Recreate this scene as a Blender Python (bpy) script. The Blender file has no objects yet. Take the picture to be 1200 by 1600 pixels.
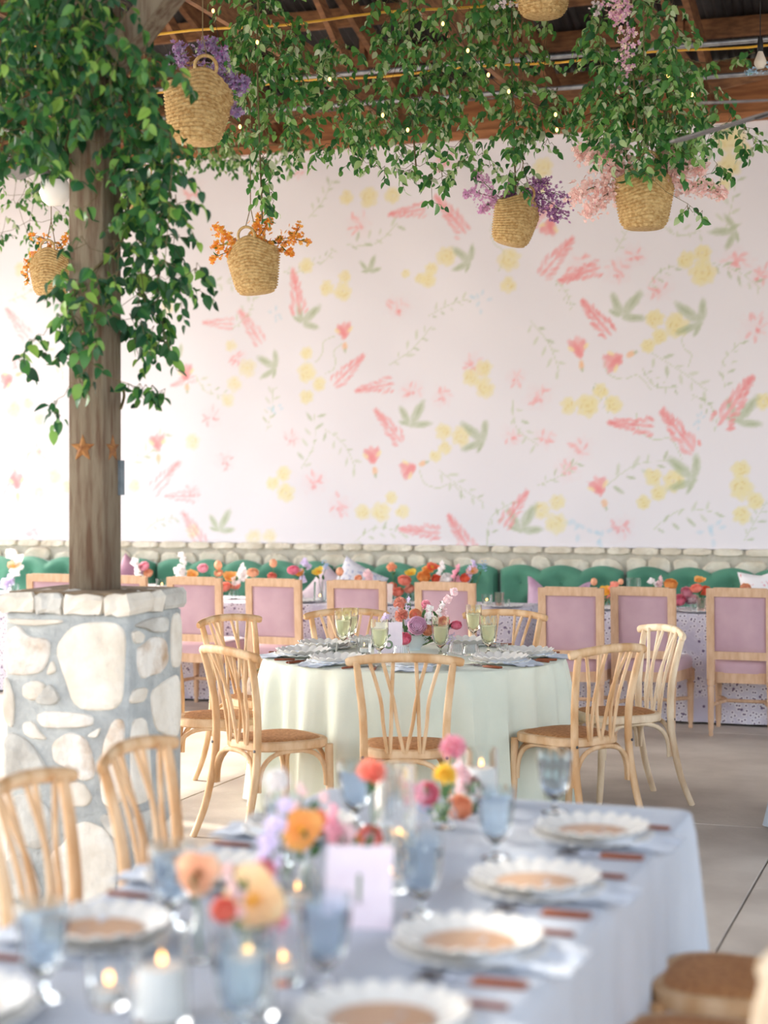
import bpy, math, random
import numpy as np
from mathutils import Vector, Matrix, Euler

R = math.radians
random.seed(7)
rng = np.random.default_rng(7)
scene = bpy.context.scene
COL = scene.collection

# ------------------------------------------------------------------ camera
F = 2700.0            # focal length in pixels of the 1200 x 1600 frame
HZ = 748.0            # horizon row
CAMZ = 1.67
cd = bpy.data.cameras.new('camera')
cam = bpy.data.objects.new('camera', cd)
COL.objects.link(cam)
cam.location = (0, 0, CAMZ)
cam.rotation_euler = (R(90), 0, R(19.2))     # the view is turned against the pavilion
cd.sensor_fit = 'AUTO'
cd.sensor_width = 36
cd.lens = F / 1600 * 36
cd.shift_y = -(800 - HZ) / 1600
cd.clip_start = 0.1
cd.clip_end = 300
cd.dof.use_dof = True
cd.dof.focus_distance = 9.0
cd.dof.aperture_fstop = 1.75
scene.camera = cam

# ------------------------------------------------------------------ light
TH = R(19.2)
CT, ST = math.cos(TH), math.sin(TH)
EX = Vector((1, 0, 0))            # along the far wall
EY = Vector((0, 1, 0))            # towards the far wall
SUN_EL = R(35.5)
world = bpy.data.worlds.new('world')
scene.world = world
world.use_nodes = True
wn = world.node_tree.nodes
wl = world.node_tree.links
sky = wn.new('ShaderNodeTexSky')
sky.sky_type = 'NISHITA'
sky.sun_disc = False
sky.sun_elevation = SUN_EL
sd = (-EX * 0.985 + EY * 0.17).normalized()          # horizontal direction of the sun
sky.sun_rotation = math.atan2(sd.x, sd.y)
sky.air_density = 1.0
sky.dust_density = 3.0
hsv = wn.new('ShaderNodeHueSaturation')               # hazy, less saturated sky
hsv.inputs['Saturation'].default_value = 0.42
wl.new(sky.outputs[0], hsv.inputs['Color'])
wl.new(hsv.outputs[0], wn['Background'].inputs[0])
wn['Background'].inputs[1].default_value = 0.52
sl = bpy.data.lights.new('sun', 'SUN')
sl.energy = 3.6
sl.angle = R(0.6)
sl.color = (1.0, 0.93, 0.82)
sun = bpy.data.objects.new('sun', sl)
COL.objects.link(sun)
sdir = sd * math.cos(SUN_EL) + Vector((0, 0, math.sin(SUN_EL)))
sun.rotation_euler = sdir.to_track_quat('Z', 'Y').to_euler()
sun.location = sdir * 40
scene.view_settings.view_transform = 'Standard'
scene.view_settings.look = 'None'
scene.view_settings.gamma = 1
scene.view_settings.exposure = 0.58
scene.view_settings.use_curve_mapping = False

# ------------------------------------------------------------------ helpers
def W(s, t, z=0.0):
    return Vector((s, t, z))
def V(x, y, z=0.0):
    """metres across and along the line of sight -> scene"""
    return Vector((x * CT - y * ST, x * ST + y * CT, z))
def ray(u, v):
    return V((u - 600) / F, 1.0, (HZ - v) / F)
def onY(u, v, Y):
    return Vector((0, 0, CAMZ)) + ray(u, v) * Y
def onT(u, v, T):
    r = ray(u, v)
    return Vector((0, 0, CAMZ)) + r * (T / r.y)
def onS(u, v, s):
    r = ray(u, v)
    return Vector((0, 0, CAMZ)) + r * (s / r.x)
def onZ(u, v, z):
    r = ray(u, v)
    return Vector((0, 0, CAMZ)) + r * ((z - CAMZ) / r.z)
def st(p):
    return (p.x, p.y)

def lin(c):
    if isinstance(c, str):
        c = tuple(int(c[i:i + 2], 16) for i in (0, 2, 4))
    return tuple((x / 255 / 12.92) if x / 255 <= 0.04045 else ((x / 255 + 0.055) / 1.055) ** 2.4 for x in c)

MATS = {}
def mat(name, col, rough=0.6, col2=None, nscale=8.0, bump=0.0, bscale=40.0, metal=0.0, trans=0.0, ior=1.45,
        sheen=0.0, stretch=None, emit=0.0, transl=0.0, rand=None, detail=4.0, coords='Object', spec=None, alpha=1.0, lo=0.35, hi=0.65):
    """a procedural material: noise between two colours, optional bump, sheen, glass, emission, translucency"""
    if name in MATS:
        return MATS[name]
    m = bpy.data.materials.new(name)
    MATS[name] = m
    m.use_nodes = True
    nt = m.node_tree
    N, L = nt.nodes, nt.links
    b = N['Principled BSDF']
    c1 = lin(col) + (1,)
    b.inputs['Base Color'].default_value = c1
    b.inputs['Roughness'].default_value = rough
    b.inputs['Metallic'].default_value = metal
    b.inputs['Transmission Weight'].default_value = trans
    b.inputs['IOR'].default_value = ior
    if spec is not None:
        b.inputs['Specular IOR Level'].default_value = spec
    if sheen:
        b.inputs['Sheen Weight'].default_value = sheen
        b.inputs['Sheen Roughness'].default_value = 0.4
    if emit:
        b.inputs['Emission Color'].default_value = c1
        b.inputs['Emission Strength'].default_value = emit
    if alpha < 1:
        b.inputs['Alpha'].default_value = alpha
    tc = N.new('ShaderNodeTexCoord')
    mp = N.new('ShaderNodeMapping')
    L.new(tc.outputs[coords], mp.inputs[0])
    if stretch:
        mp.inputs['Scale'].default_value = stretch
    colsock = None
    if col2 is not None:
        nz = N.new('ShaderNodeTexNoise')
        nz.inputs['Scale'].default_value = nscale
        nz.inputs['Detail'].default_value = detail
        L.new(mp.outputs[0], nz.inputs['Vector'])
        rp = N.new('ShaderNodeValToRGB')
        rp.color_ramp.elements[0].position = lo
        rp.color_ramp.elements[1].position = hi
        rp.color_ramp.elements[0].color = c1
        rp.color_ramp.elements[1].color = lin(col2) + (1,)
        L.new(nz.outputs['Fac'], rp.inputs[0])
        colsock = rp.outputs[0]
    if rand:
        kind, cols = rand
        if kind == 'object':
            src = N.new('ShaderNodeObjectInfo').outputs['Random']
        else:
            src = N.new('ShaderNodeNewGeometry').outputs['Random Per Island']
        rp = N.new('ShaderNodeValToRGB')
        e = rp.color_ramp.elements
        while len(e) < len(cols):
            e.new(0.5)
        for i, cc in enumerate(cols):
            e[i].position = i / (len(cols) - 1)
            e[i].color = lin(cc) + (1,)
        L.new(src, rp.inputs[0])
        colsock = rp.outputs[0]
    if colsock:
        L.new(colsock, b.inputs['Base Color'])
    if bump:
        n2 = N.new('ShaderNodeTexNoise')
        n2.inputs['Scale'].default_value = bscale
        n2.inputs['Detail'].default_value = 5
        L.new(mp.outputs[0], n2.inputs['Vector'])
        bp = N.new('ShaderNodeBump')
        bp.inputs['Strength'].default_value = bump
        bp.inputs['Distance'].default_value = 0.02
        L.new(n2.outputs['Fac'], bp.inputs['Height'])
        L.new(bp.outputs[0], b.inputs['Normal'])
    if transl:
        t = N.new('ShaderNodeBsdfTranslucent')
        t.inputs[0].default_value = c1
        if colsock:
            L.new(colsock, t.inputs[0])
        mx = N.new('ShaderNodeMixShader')
        mx.inputs[0].default_value = transl
        L.new(b.outputs[0], mx.inputs[1])
        L.new(t.outputs[0], mx.inputs[2])
        L.new(mx.outputs[0], N['Material Output'].inputs[0])
    return m

class MB:
    """collects shapes and links them as one mesh"""
    def __init__(s):
        s.v = []
        s.f = []
    def add(s, v, f):
        o = len(s.v)
        s.v += [tuple(p) for p in v]
        s.f += [tuple(i + o for i in q) for q in f]
        return s
    def box(s, x0, x1, y0, y1, z0, z1, M=None, bev=0.0):
        if bev > 0:
            b = bev
            ring = lambda x0, x1, y0, y1, z: [(x0 + b, y0, z), (x1 - b, y0, z), (x1, y0 + b, z), (x1, y1 - b, z), (x1 - b, y1, z), (x0 + b, y1, z), (x0, y1 - b, z), (x0, y0 + b, z)]
            v = ring(x0 + b, x1 - b, y0 + b, y1 - b, z0) + ring(x0, x1, y0, y1, z0 + b) + ring(x0, x1, y0, y1, z1 - b) + ring(x0 + b, x1 - b, y0 + b, y1 - b, z1)
            f = [tuple(reversed(range(8))), tuple(range(24, 32))]
            for r in range(3):
                for i in range(8):
                    j = (i + 1) % 8
                    f.append((r * 8 + i, r * 8 + j, r * 8 + 8 + j, r * 8 + 8 + i))
        else:
            v = [(x0, y0, z0), (x1, y0, z0), (x1, y1, z0), (x0, y1, z0), (x0, y0, z1), (x1, y0, z1), (x1, y1, z1), (x0, y1, z1)]
            f = [(0, 3, 2, 1), (4, 5, 6, 7), (0, 1, 5, 4), (1, 2, 6, 5), (2, 3, 7, 6), (3, 0, 4, 7)]
        if M is not None:
            v = [M @ Vector(p) for p in v]
        return s.add(v, f)
    def bar(s, a, b, w, h, up=(0, 0, 1)):
        """a squared timber from a to b: w across, h along up"""
        a, b = Vector(a), Vector(b)
        d = (b - a).normalized()
        up = Vector(up)
        x = d.cross(up)
        if x.length < 1e-4:
            x = d.cross(Vector((0, 1, 0)))
        x.normalize()
        y = x.cross(d).normalized()
        v = []
        for p in (a, b):
            for sx, sy in ((-1, -1), (1, -1), (1, 1), (-1, 1)):
                v.append(p + x * sx * w / 2 + y * sy * h / 2)
        return s.add(v, [(0, 3, 2, 1), (4, 5, 6, 7), (0, 1, 5, 4), (1, 2, 6, 5), (2, 3, 7, 6), (3, 0, 4, 7)])
    def tube(s, pts, r, n=8, caps=True, flat=1.0, up=(0, 0, 1)):
        pts = [Vector(p) for p in pts]
        m = len(pts)
        rs = r if isinstance(r, (list, tuple)) else [r] * m
        v, f = [], []
        up = Vector(up)
        px = None
        for i, p in enumerate(pts):
            d = (pts[min(i + 1, m - 1)] - pts[max(i - 1, 0)])
            if d.length < 1e-9:
                d = Vector((0, 0, 1))
            d.normalize()
            if px is None:
                x = d.cross(up)
                if x.length < 1e-3:
                    x = d.cross(Vector((1, 0, 0)))
            else:
                x = px - d * px.dot(d)
            x.normalize()
            px = x
            y = x.cross(d).normalized()
            for k in range(n):
                a = 2 * math.pi * k / n
                v.append(p + x * math.cos(a) * rs[i] * flat + y * math.sin(a) * rs[i])
        for i in range(m - 1):
            for k in range(n):
                j = (k + 1) % n
                f.append((i * n + k, i * n + j, i * n + n + j, i * n + n + k))
        if caps:
            f.append(tuple(reversed(range(n))))
            f.append(tuple(range((m - 1) * n, m * n)))
        return s.add(v, f)
    def lathe(s, prof, n=24, wave=None, M=None, sx=1.0, sy=1.0):
        """prof: (r, z) from bottom to top; wave(i, a) -> (factor, dz)"""
        v, f = [], []
        for i, (r, z) in enumerate(prof):
            for k in range(n):
                a = 2 * math.pi * k / n
                q, dz = wave(i, a) if wave else (1.0, 0.0)
                v.append((r * q * math.cos(a) * sx, r * q * math.sin(a) * sy, z + dz))
        for i in range(len(prof) - 1):
            for k in range(n):
                j = (k + 1) % n
                f.append((i * n + k, i * n + j, i * n + n + j, i * n + n + k))
        if prof[0][0] > 1e-5:
            f.append(tuple(reversed(range(n))))
        if prof[-1][0] > 1e-5:
            f.append(tuple(range((len(prof) - 1) * n, len(prof) * n)))
        if M is not None:
            v = [M @ Vector(p) for p in v]
        return s.add(v, f)
    def ball(s, c, rx, ry=None, rz=None, n=10, m=6):
        ry = ry or rx
        rz = rz or rx
        c = Vector(c)
        v = [c + Vector((0, 0, -rz))]
        for i in range(1, m):
            p = -math.pi / 2 + math.pi * i / m
            for k in range(n):
                a = 2 * math.pi * k / n
                v.append(c + Vector((rx * math.cos(p) * math.cos(a), ry * math.cos(p) * math.sin(a), rz * math.sin(p))))
        v.append(c + Vector((0, 0, rz)))
        f = []
        for k in range(n):
            j = (k + 1) % n
            f.append((0, 1 + j, 1 + k))
            f.append((len(v) - 1, 1 + (m - 2) * n + k, 1 + (m - 2) * n + j))
        for i in range(m - 2):
            for k in range(n):
                j = (k + 1) % n
                f.append((1 + i * n + k, 1 + i * n + j, 1 + i * n + n + j, 1 + i * n + n + k))
        return s.add(v, f)
    def grid(s, fn, nu, nv, closed=False):
        v = [fn(i / nu, j / nv) for j in range(nv + 1) for i in range(nu + (0 if closed else 1))]
        w = nu if closed else nu + 1
        f = []
        for j in range(nv):
            for i in range(nu):
                i2 = (i + 1) % w
                f.append((j * w + i, j * w + i2, j * w + w + i2, j * w + w + i))
        return s.add(v, f)
    def mesh(s, name, m=None, smooth=True):
        me = bpy.data.meshes.new(name)
        me.from_pydata(s.v, [], s.f)
        me.update()
        if smooth:
            me.shade_smooth()
            if hasattr(me, 'set_sharp_from_angle'):
                me.set_sharp_from_angle(angle=R(48))
        if m is not None:
            me.materials.append(m)
        return me

def link(name, me, parent=None, M=None):
    o = bpy.data.objects.new(name, me)
    COL.objects.link(o)
    if parent is not None:
        o.parent = parent
    if M is not None:
        o.matrix_local = M
    return o
def part(name, mb, m, parent, smooth=True, M=None):
    me = mb if isinstance(mb, bpy.types.Mesh) else mb.mesh(name, m, smooth)
    return link(name, me, parent, M)
def tag(o, label=None, cat=None, group=None, kind=None):
    if label:
        o['label'] = label
    if cat:
        o['category'] = cat
    if group:
        o['group'] = group
    if kind:
        o['kind'] = kind
    return o
def thing(name, label, cat, loc=(0, 0, 0), rz=0.0, group=None, kind=None):
    o = bpy.data.objects.new(name, None)
    COL.objects.link(o)
    o.empty_display_size = 0.05
    o.location = loc
    o.rotation_euler = (0, 0, rz)
    return tag(o, label, cat, group, kind)
def inst(spec, root):
    """spec: (part name, mesh, [children]) -> linked copies sharing mesh data"""
    for q in spec:
        o = link(q[0], q[1], root)
        for c in (q[2] if len(q) > 2 else ()):
            link(c[0], c[1], o)
def TM(loc, d, roll=0.0, scale=1.0):
    """matrix with local +Z along d"""
    d = Vector(d).normalized()
    q = d.to_track_quat('Z', 'Y')
    return Matrix.Translation(loc) @ q.to_matrix().to_4x4() @ Matrix.Rotation(roll, 4, 'Z') @ Matrix.Scale(scale, 4)
def bez(pts, n):
    """Catmull-Rom through the points"""
    P = [Vector(p) for p in pts]
    out = []
    for i in range(len(P) - 1):
        p0, p1, p2, p3 = P[max(i - 1, 0)], P[i], P[i + 1], P[min(i + 2, len(P) - 1)]
        for k in range(n):
            t = k / n
            out.append(0.5 * ((2 * p1) + (p2 - p0) * t + (2 * p0 - 5 * p1 + 4 * p2 - p3) * t * t + (3 * p1 - p0 - 3 * p2 + p3) * t ** 3))
    out.append(P[-1])
    return out

# ------------------------------------------------------------------ materials of the place
M_conc = mat('concrete', (204, 194, 182), 0.6, (180, 169, 157), nscale=2.2, bump=0.12, bscale=30, detail=8)
M_joint = mat('joint_dark', (58, 52, 48), 0.9, (40, 36, 34), nscale=9)
M_stone = mat('limestone', (238, 230, 216), 0.88, (206, 192, 172), nscale=5.5, bump=0.8, bscale=16, rand=None, detail=7, lo=0.42, hi=0.74)
M_stone2 = mat('pitted_limestone', (236, 228, 216), 0.9, (190, 160, 130), nscale=9, bump=1.6, bscale=11, detail=6, lo=0.48, hi=0.72)
M_stone3 = mat('grey_limestone', (214, 210, 200), 0.88, (176, 170, 160), nscale=7, bump=0.9, bscale=18, detail=7, lo=0.4, hi=0.7)
M_mortar = mat('mortar', (188, 190, 186), 0.95, (166, 168, 166), nscale=14, bump=0.5, bscale=50)
M_wallst = mat('wall_limestone', (240, 230, 212), 0.9, (214, 200, 178), nscale=6, bump=0.8, bscale=20)
M_wallmo = mat('wall_mortar', (206, 198, 184), 0.95, (188, 180, 164), nscale=14, bump=0.5, bscale=50)
M_timber = mat('roof_timber', (150, 104, 68), 0.75, (112, 74, 48), nscale=5, bump=0.3, bscale=30, stretch=(2, 2, 8))
M_eave = mat('eave_timber', (176, 116, 72), 0.7, (140, 88, 54), nscale=4, bump=0.3, bscale=30, stretch=(1, 5, 8))
M_tin = mat('corrugated_tin', (64, 62, 62), 0.55, (44, 42, 42), nscale=4, metal=0.3)
M_post = mat('weathered_post', (134, 120, 100), 0.85, (102, 78, 60), nscale=6, bump=0.55, bscale=26, stretch=(6, 6, 0.7), detail=7, lo=0.42, hi=0.66)
M_board = mat('wall_board', (190, 184, 176), 0.8, (176, 170, 162), nscale=3)
M_ground = mat('pale_gravel', (206, 196, 178), 0.95, (186, 176, 158), nscale=3, bump=0.4, bscale=60)
M_steel = mat('conduit_steel', (170, 170, 172), 0.4, (140, 140, 144), nscale=20, metal=0.7)
M_iron = mat('painted_bracket', (44, 44, 46), 0.5, (34, 34, 36), nscale=20, metal=0.4)

# ------------------------------------------------------------------ floor of cast slabs
S0, S1, T0, T1 = -9.4, 7.0, -4.0, 13.42
floor = part('floor', MB().box(S0, S1, T0, T1, -0.3, -0.03), M_joint, None, False)
tag(floor, 'grey concrete slab floor with sawn joints under the dining tables', None, None, 'structure')
cols = [S0, -7.0, -3.95, -0.9, 2.15, 5.2, S1]
for ci in range(6):
    off = (8.40 if ci <= 2 else 7.16)
    ts = sorted({T0, T1} | {off + 3.05 * k for k in range(-5, 4) if T0 + 0.3 < off + 3.05 * k < T1 - 0.3})
    for a, b in zip(ts[:-1], ts[1:]):
        g = 0.004
        part('slab', MB().box(cols[ci] + g, cols[ci + 1] - g, a + g, b - g, -0.03, 0.0, bev=0.003), M_conc, floor, False)
ground = part('ground', MB().box(-60, 60, -60, 60, -0.7, -0.32), M_ground, None, False)
tag(ground, 'pale gravel ground around the open pavilion', None, None, 'structure')

# ------------------------------------------------------------------ far wall
TW = 13.32
STONE_TOP = 1.137
EAVE = 4.40
wall = part('wall_back', MB().box(-9.2, 4.0, TW + 0.02, TW + 0.25, 0.0, EAVE + 0.1), M_board, None, False)
tag(wall, 'boarded far wall above a limestone rubble base', None, None, 'structure')
part('stone_base', MB().box(-9.2, 4.0, TW - 0.05, TW + 0.02, 0.0, STONE_TOP - 0.012), M_wallmo, wall, False)

def stone(poly, depth, inset=0.86, seed=0, mid=0.55):
    """an irregular stone: outline poly in a plane (x, z), proud towards -y"""
    n = len(poly)
    r = random.Random(seed)
    cx = sum(p[0] for p in poly) / n
    cz = sum(p[1] for p in poly) / n
    v, f = [], []
    for (k, d) in ((1.0, 0.0), (0.985, depth * 0.7), (inset, depth), (mid, depth * 1.12)):
        for p in poly:
            j = 0.0 if k == 1.0 else r.uniform(-0.14, 0.14) * depth
            v.append((cx + (p[0] - cx) * k, -(d + j), cz + (p[1] - cz) * k))
    v.append((cx, -depth * r.uniform(1.0, 1.2), cz))
    for q in range(3):
        for i in range(n):
            j = (i + 1) % n
            f.append((q * n + i, q * n + j, q * n + n + j, q * n + n + i))
    for i in range(n):
        f.append((3 * n + i, 3 * n + (i + 1) % n, 4 * n))
    return MB().add(v, f)
def roundpoly(poly, n=2):
    """soften the corners (Chaikin)"""
    for _ in range(n):
        q = []
        for i in range(len(poly)):
            a, b = poly[i], poly[(i + 1) % len(poly)]
            q.append((a[0] * 0.8 + b[0] * 0.2, a[1] * 0.8 + b[1] * 0.2))
            q.append((a[0] * 0.2 + b[0] * 0.8, a[1] * 0.2 + b[1] * 0.8))
        poly = q
    return poly
def ccw(poly):
    a = sum(p[0] * q[1] - q[0] * p[1] for p, q in zip(poly, poly[1:] + poly[:1]))
    return poly if a > 0 else poly[::-1]

rs = random.Random(3)
wall_stones = MB()
def wall_row(z0, z1, wmin, wmax, cap=False):
    s = -8.9
    while s < 1.2:
        w = rs.uniform(wmin, wmax)
        a, b = s + 0.008, s + w - 0.012
        hz = z1 - z0
        if cap:
            poly = [(a, z0), (b, z0 + rs.uniform(0, .006)), (b + rs.uniform(-.006, .006), z1), (a + rs.uniform(-.006, .006), z1)]
            d = 0.035
        else:
            top = z1 - rs.uniform(0, 0.035)
            bot = z0 + rs.uniform(0, 0.03)
            kind = rs.random()
            if kind < 0.25:
                poly = [(a, bot), (b, bot + .02), (b - w * .12, top - .03), (b - w * rs.uniform(.3, .5), top), (a + w * .06, top - .02)]
            elif kind < 0.5:
                poly = [(a + w * .05, bot + hz * .3), (a + w * .3, bot), (b, bot + hz * .1), (b, top - hz * .2), (b - w * .3, top), (a, top - hz * .06)]
            elif kind < 0.75:
                poly = [(a, bot), (b - w * .2, bot), (b, bot + hz * .4), (b - w * .05, top), (a + w * .25, top), (a, top - hz * .35)]
            else:
                poly = [(a, bot), (b, bot), (b, top), (a, top)]
            d = rs.uniform(0.022, 0.038)
        poly = roundpoly(ccw(poly), 1)
        m = stone(poly, d * .7, 0.95, int(s * 100), .8)
        me = m.mesh('stone', M_wallst, False)
        o = link('stone', me, wall)
        o.location = (0, TW - 0.05, 0)
        s += w
wall_row(1.080, STONE_TOP, 0.17, 0.27, True)
wall_row(0.905, 1.072, 0.16, 0.32)
wall_row(0.735, 0.897, 0.16, 0.34)

# ------------------------------------------------------------------ painted flower backdrop hung on the wall
def build_backdrop():
    s0, s1, z0, z1 = -8.7, 0.6, STONE_TOP - 0.005, EAVE + 0.03
    step = 0.0125
    nx = int((s1 - s0) / step)
    nz = int((z1 - z0) / step)
    xs = s0 + np.arange(nx + 1) * (s1 - s0) / nx
    zs = z0 + np.arange(nz + 1) * (z1 - z0) / nz
    X, Z = np.meshgrid(xs, zs)
    base = np.array(lin((236, 230, 233)))
    img = np.ones(X.shape + (3,)) * base
    pr = np.random.default_rng(21)
    # value noise for ragged watercolour edges
    def vnoise(sc):
        gx = int((s1 - s0) / sc) + 3
        gz = int((z1 - z0) / sc) + 3
        g = pr.random((gz, gx))
        fx = (X - s0) / sc
        fz = (Z - z0) / sc
        ix = fx.astype(int)
        iz = fz.astype(int)
        tx = fx - ix
        tz = fz - iz
        tx = tx * tx * (3 - 2 * tx)
        tz = tz * tz * (3 - 2 * tz)
        return (g[iz, ix] * (1 - tx) + g[iz, ix + 1] * tx) * (1 - tz) + (g[iz + 1, ix] * (1 - tx) + g[iz + 1, ix + 1] * tx) * tz
    n1 = vnoise(0.035) * 0.6 + vnoise(0.016) * 0.4
    n2 = vnoise(0.6) * 0.6 + vnoise(0.25) * 0.4
    img *= (0.985 + 0.03 * n2)[..., None]
    def dab(x, z, a, b, ang, col, al, soft=0.35, rag=0.55):
        rad = max(a, b) * 1.5
        i0, i1 = np.searchsorted(xs, x - rad), np.searchsorted(xs, x + rad)
        j0, j1 = np.searchsorted(zs, z - rad), np.searchsorted(zs, z + rad)
        if i1 <= i0 or j1 <= j0:
            return
        dx = X[j0:j1, i0:i1] - x
        dz = Z[j0:j1, i0:i1] - z
        ca, sa = math.cos(ang), math.sin(ang)
        p = (dx * ca + dz * sa) / a
        q = (-dx * sa + dz * ca) / b
        d = np.sqrt(p * p + q * q) + (n1[j0:j1, i0:i1] - 0.5) * rag
        m = np.clip((1.0 - d) / soft, 0, 1) * al
        m = m * (0.72 + 0.5 * n1[j0:j1, i0:i1])
        m = np.clip(m, 0, 1)[..., None]
        img[j0:j1, i0:i1] = img[j0:j1, i0:i1] * (1 - m) + np.array(lin(col)) * m
    CORAL, ROSE, PALE, YEL, OCH, ORG = (238, 146, 146), (241, 172, 172), (242, 208, 210), (237, 224, 170), (226, 204, 136), (242, 190, 136)
    GRN, LGRN, BLU = (182, 192, 154), (208, 212, 188), (176, 214, 230)
    U = 0.0052    # metres per photograph pixel at the wall
    def pos(u, v):
        p = onT(u, v, TW - 0.05)
        s, t = st(p)
        return s, p.z
    def line(pts, w, col, al):
        pts = [Vector((a, b, 0)) for a, b in pts]
        c = bez(pts, 10)
        for a, b in zip(c[:-1], c[1:]):
            d = b - a
            dab((a.x + b.x) / 2, (a.y + b.y) / 2, d.length * 0.9, w, math.atan2(d.y, d.x), col, al, 0.5, 0.5)
    def spike(u, v, L, ang, al=1.0, col=CORAL):
        L, al = L * .92, al * .85
        """a lupin-like spike: centre, length in px, direction its tip points (degrees, up = 90)"""
        x, z = pos(u, v)
        a = R(ang)
        ax = (math.cos(a), math.sin(a))
        L *= U
        n = 15
        for i in range(n):
            t = i / (n - 1)
            w = 0.28 * L * (1 - t) ** 0.8 + 0.03 * L
            for sgn in (-1, 1, 0):
                k = (t - 0.5) * L
                off = sgn * w * pr.uniform(0.35, 0.75)
                cx = x + ax[0] * k - ax[1] * off
                cz = z + ax[1] * k + ax[0] * off
                dab(cx, cz, L * pr.uniform(.08, .13), L * pr.uniform(.04, .06), a + sgn * 0.5 + pr.uniform(-.3, .3),
                    col if pr.random() < .65 else ROSE, al * pr.uniform(.55, .95), 0.45)
        dab(x - ax[0] * L * .35, z - ax[1] * L * .35, L * .22, L * .2, a, PALE, al * .5, 0.8)
    def bloom(u, v, r, al=1.0, col=YEL, c2=OCH):
        x, z = pos(u, v)
        r *= U
        for k in range(7):
            a = k * 0.9 + pr.uniform(0, .4)
            dab(x + math.cos(a) * r * .5, z + math.sin(a) * r * .5, r * .55, r * .45, a, col, al * .75, .4)
        for k in range(5):
            a = pr.uniform(0, 6.28)
            dab(x + math.cos(a) * r * .45, z + math.sin(a) * r * .45, r * .3, r * .1, a + 1.2, c2, al * .55, .5)
        dab(x, z, r * .2, r * .16, 0, c2, al * .7, .5)
    def tulip(u, v, L, ang, al=.85):
        x, z = pos(u, v)
        L *= U
        a = R(ang)
        for d, w in ((-.5, .2), (0, .24), (.5, .2)):
            b = a + d
            dab(x + math.cos(b) * L * .22, z + math.sin(b) * L * .22, L * .36, L * w * .8, b, CORAL if d else ROSE, al * .9, .35)
        for d in (-.85, .85):
            b = a + d
            dab(x + math.cos(b) * L * .32, z + math.sin(b) * L * .32, L * .16, L * .08, b, (246, 226, 176), al * .9, .4)
        dab(x - math.cos(a) * L * .35, z - math.sin(a) * L * .35, L * .17, L * .11, a, ORG, al * .9, .4)
        dab(x - math.cos(a) * L * .52, z - math.sin(a) * L * .52, L * .1, L * .06, a, GRN, al * .8, .4)
    def leaves(u, v, L, ang, al=.75):
        """three broad leaves springing from one point"""
        x, z = pos(u, v)
        L *= U
        for d, k in ((-75, .75), (-20, 1.0), (40, .8), (80, .45)):
            b = R(ang + d)
            ca, sa = math.cos(b), math.sin(b)
            dab(x + ca * L * .34 * k, z + sa * L * .34 * k, L * .38 * k, L * .13 * k, b, GRN, al * .9, .4, .4)
            dab(x + ca * L * .4 * k, z + sa * L * .4 * k, L * .2 * k, L * .04 * k, b + .1, (164, 176, 132), al * .6, .5)
    def sprig(u, v, L, ang, al=0.7):
        x, z = pos(u, v)
        L *= U
        a = R(ang)
        bend = pr.uniform(-.25, .25) * L
        P = [(x - math.cos(a) * L / 2, z - math.sin(a) * L / 2), (x - math.sin(a) * bend, z + math.cos(a) * bend), (x + math.cos(a) * L / 2, z + math.sin(a) * L / 2)]
        line(P, 0.006, LGRN, al)
        for i in range(9):
            t = (i + .5) / 9
            cx = P[0][0] * (1 - t) ** 2 + 2 * t * (1 - t) * P[1][0] + t * t * P[2][0]
            cz = P[0][1] * (1 - t) ** 2 + 2 * t * (1 - t) * P[1][1] + t * t * P[2][1]
            b = a + (1 if i % 2 else -1) * pr.uniform(.6, 1.1)
            l = L * pr.uniform(.1, .18)
            dab(cx + math.cos(b) * l * .8, cz + math.sin(b) * l * .8, l * .65, l * .2, b, LGRN if pr.random() < .7 else GRN, al, .45)
    def tendril(u, v, L, ang, al=.7):
        x, z = pos(u, v)
        L *= U
        a = R(ang)
        ca, sa = math.cos(a), math.sin(a)
        P = [(x + ca * L * k - sa * L * q, z + sa * L * k + ca * L * q) for k, q in ((-.5, .18), (-.35, -.06), (-.05, -.1), (.2, .02), (.5, -.2))]
        line(P, 0.007, LGRN, al)
    def pale(u, v, r, al=.6):
        x, z = pos(u, v)
        r *= U
        dab(x, z, r, r * .9, 0, PALE, al * .6, .9, .9)
        for k in range(9):
            a = pr.uniform(0, 6.28)
            q = pr.uniform(.1, .7) * r
            dab(x + math.cos(a) * q, z + math.sin(a) * q, r * .3, r * .12, a + pr.uniform(-.8, .8), ROSE if pr.random() < .5 else PALE, al, .5)
        for k in range(3):
            a = pr.uniform(3.6, 5.8)
            dab(x + math.cos(a) * r * .25, z + math.sin(a) * r * .25, r * .16, r * .11, a, CORAL, al * .7, .5)
    def blue(u, v, r, al=.7):
        x, z = pos(u, v)
        r *= U
        for k in range(7):
            a = pr.uniform(0, 6.28)
            q = pr.uniform(0, 1) * r
            dab(x + math.cos(a) * q, z + math.sin(a) * q, r * .35, r * .2, a, BLU, al * .5, .6)
    # faint things first
    for u, v, r in ((620, 480, 26), (640, 610, 24), (690, 620, 22), (740, 570, 24), (905, 415, 28), (965, 425, 26), (1030, 450, 24), (1150, 405, 30),
                    (905, 700, 24), (850, 685, 22), (885, 735, 24), (968, 825, 26), (490, 755, 26), (530, 790, 26), (840, 620, 26), (805, 590, 20),
                    (560, 350, 26), (470, 265, 22), (455, 685, 20), (1180, 510, 28), (1185, 430, 26), (800, 680, 20), (20, 570, 24), (60, 700, 26),
                    (330, 650, 22), (300, 300, 28), (45, 830, 28), (370, 560, 20), (300, 770, 20), (350, 720, 22), (990, 400, 24), (700, 250, 30)):
        pale(u, v, r)
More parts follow.
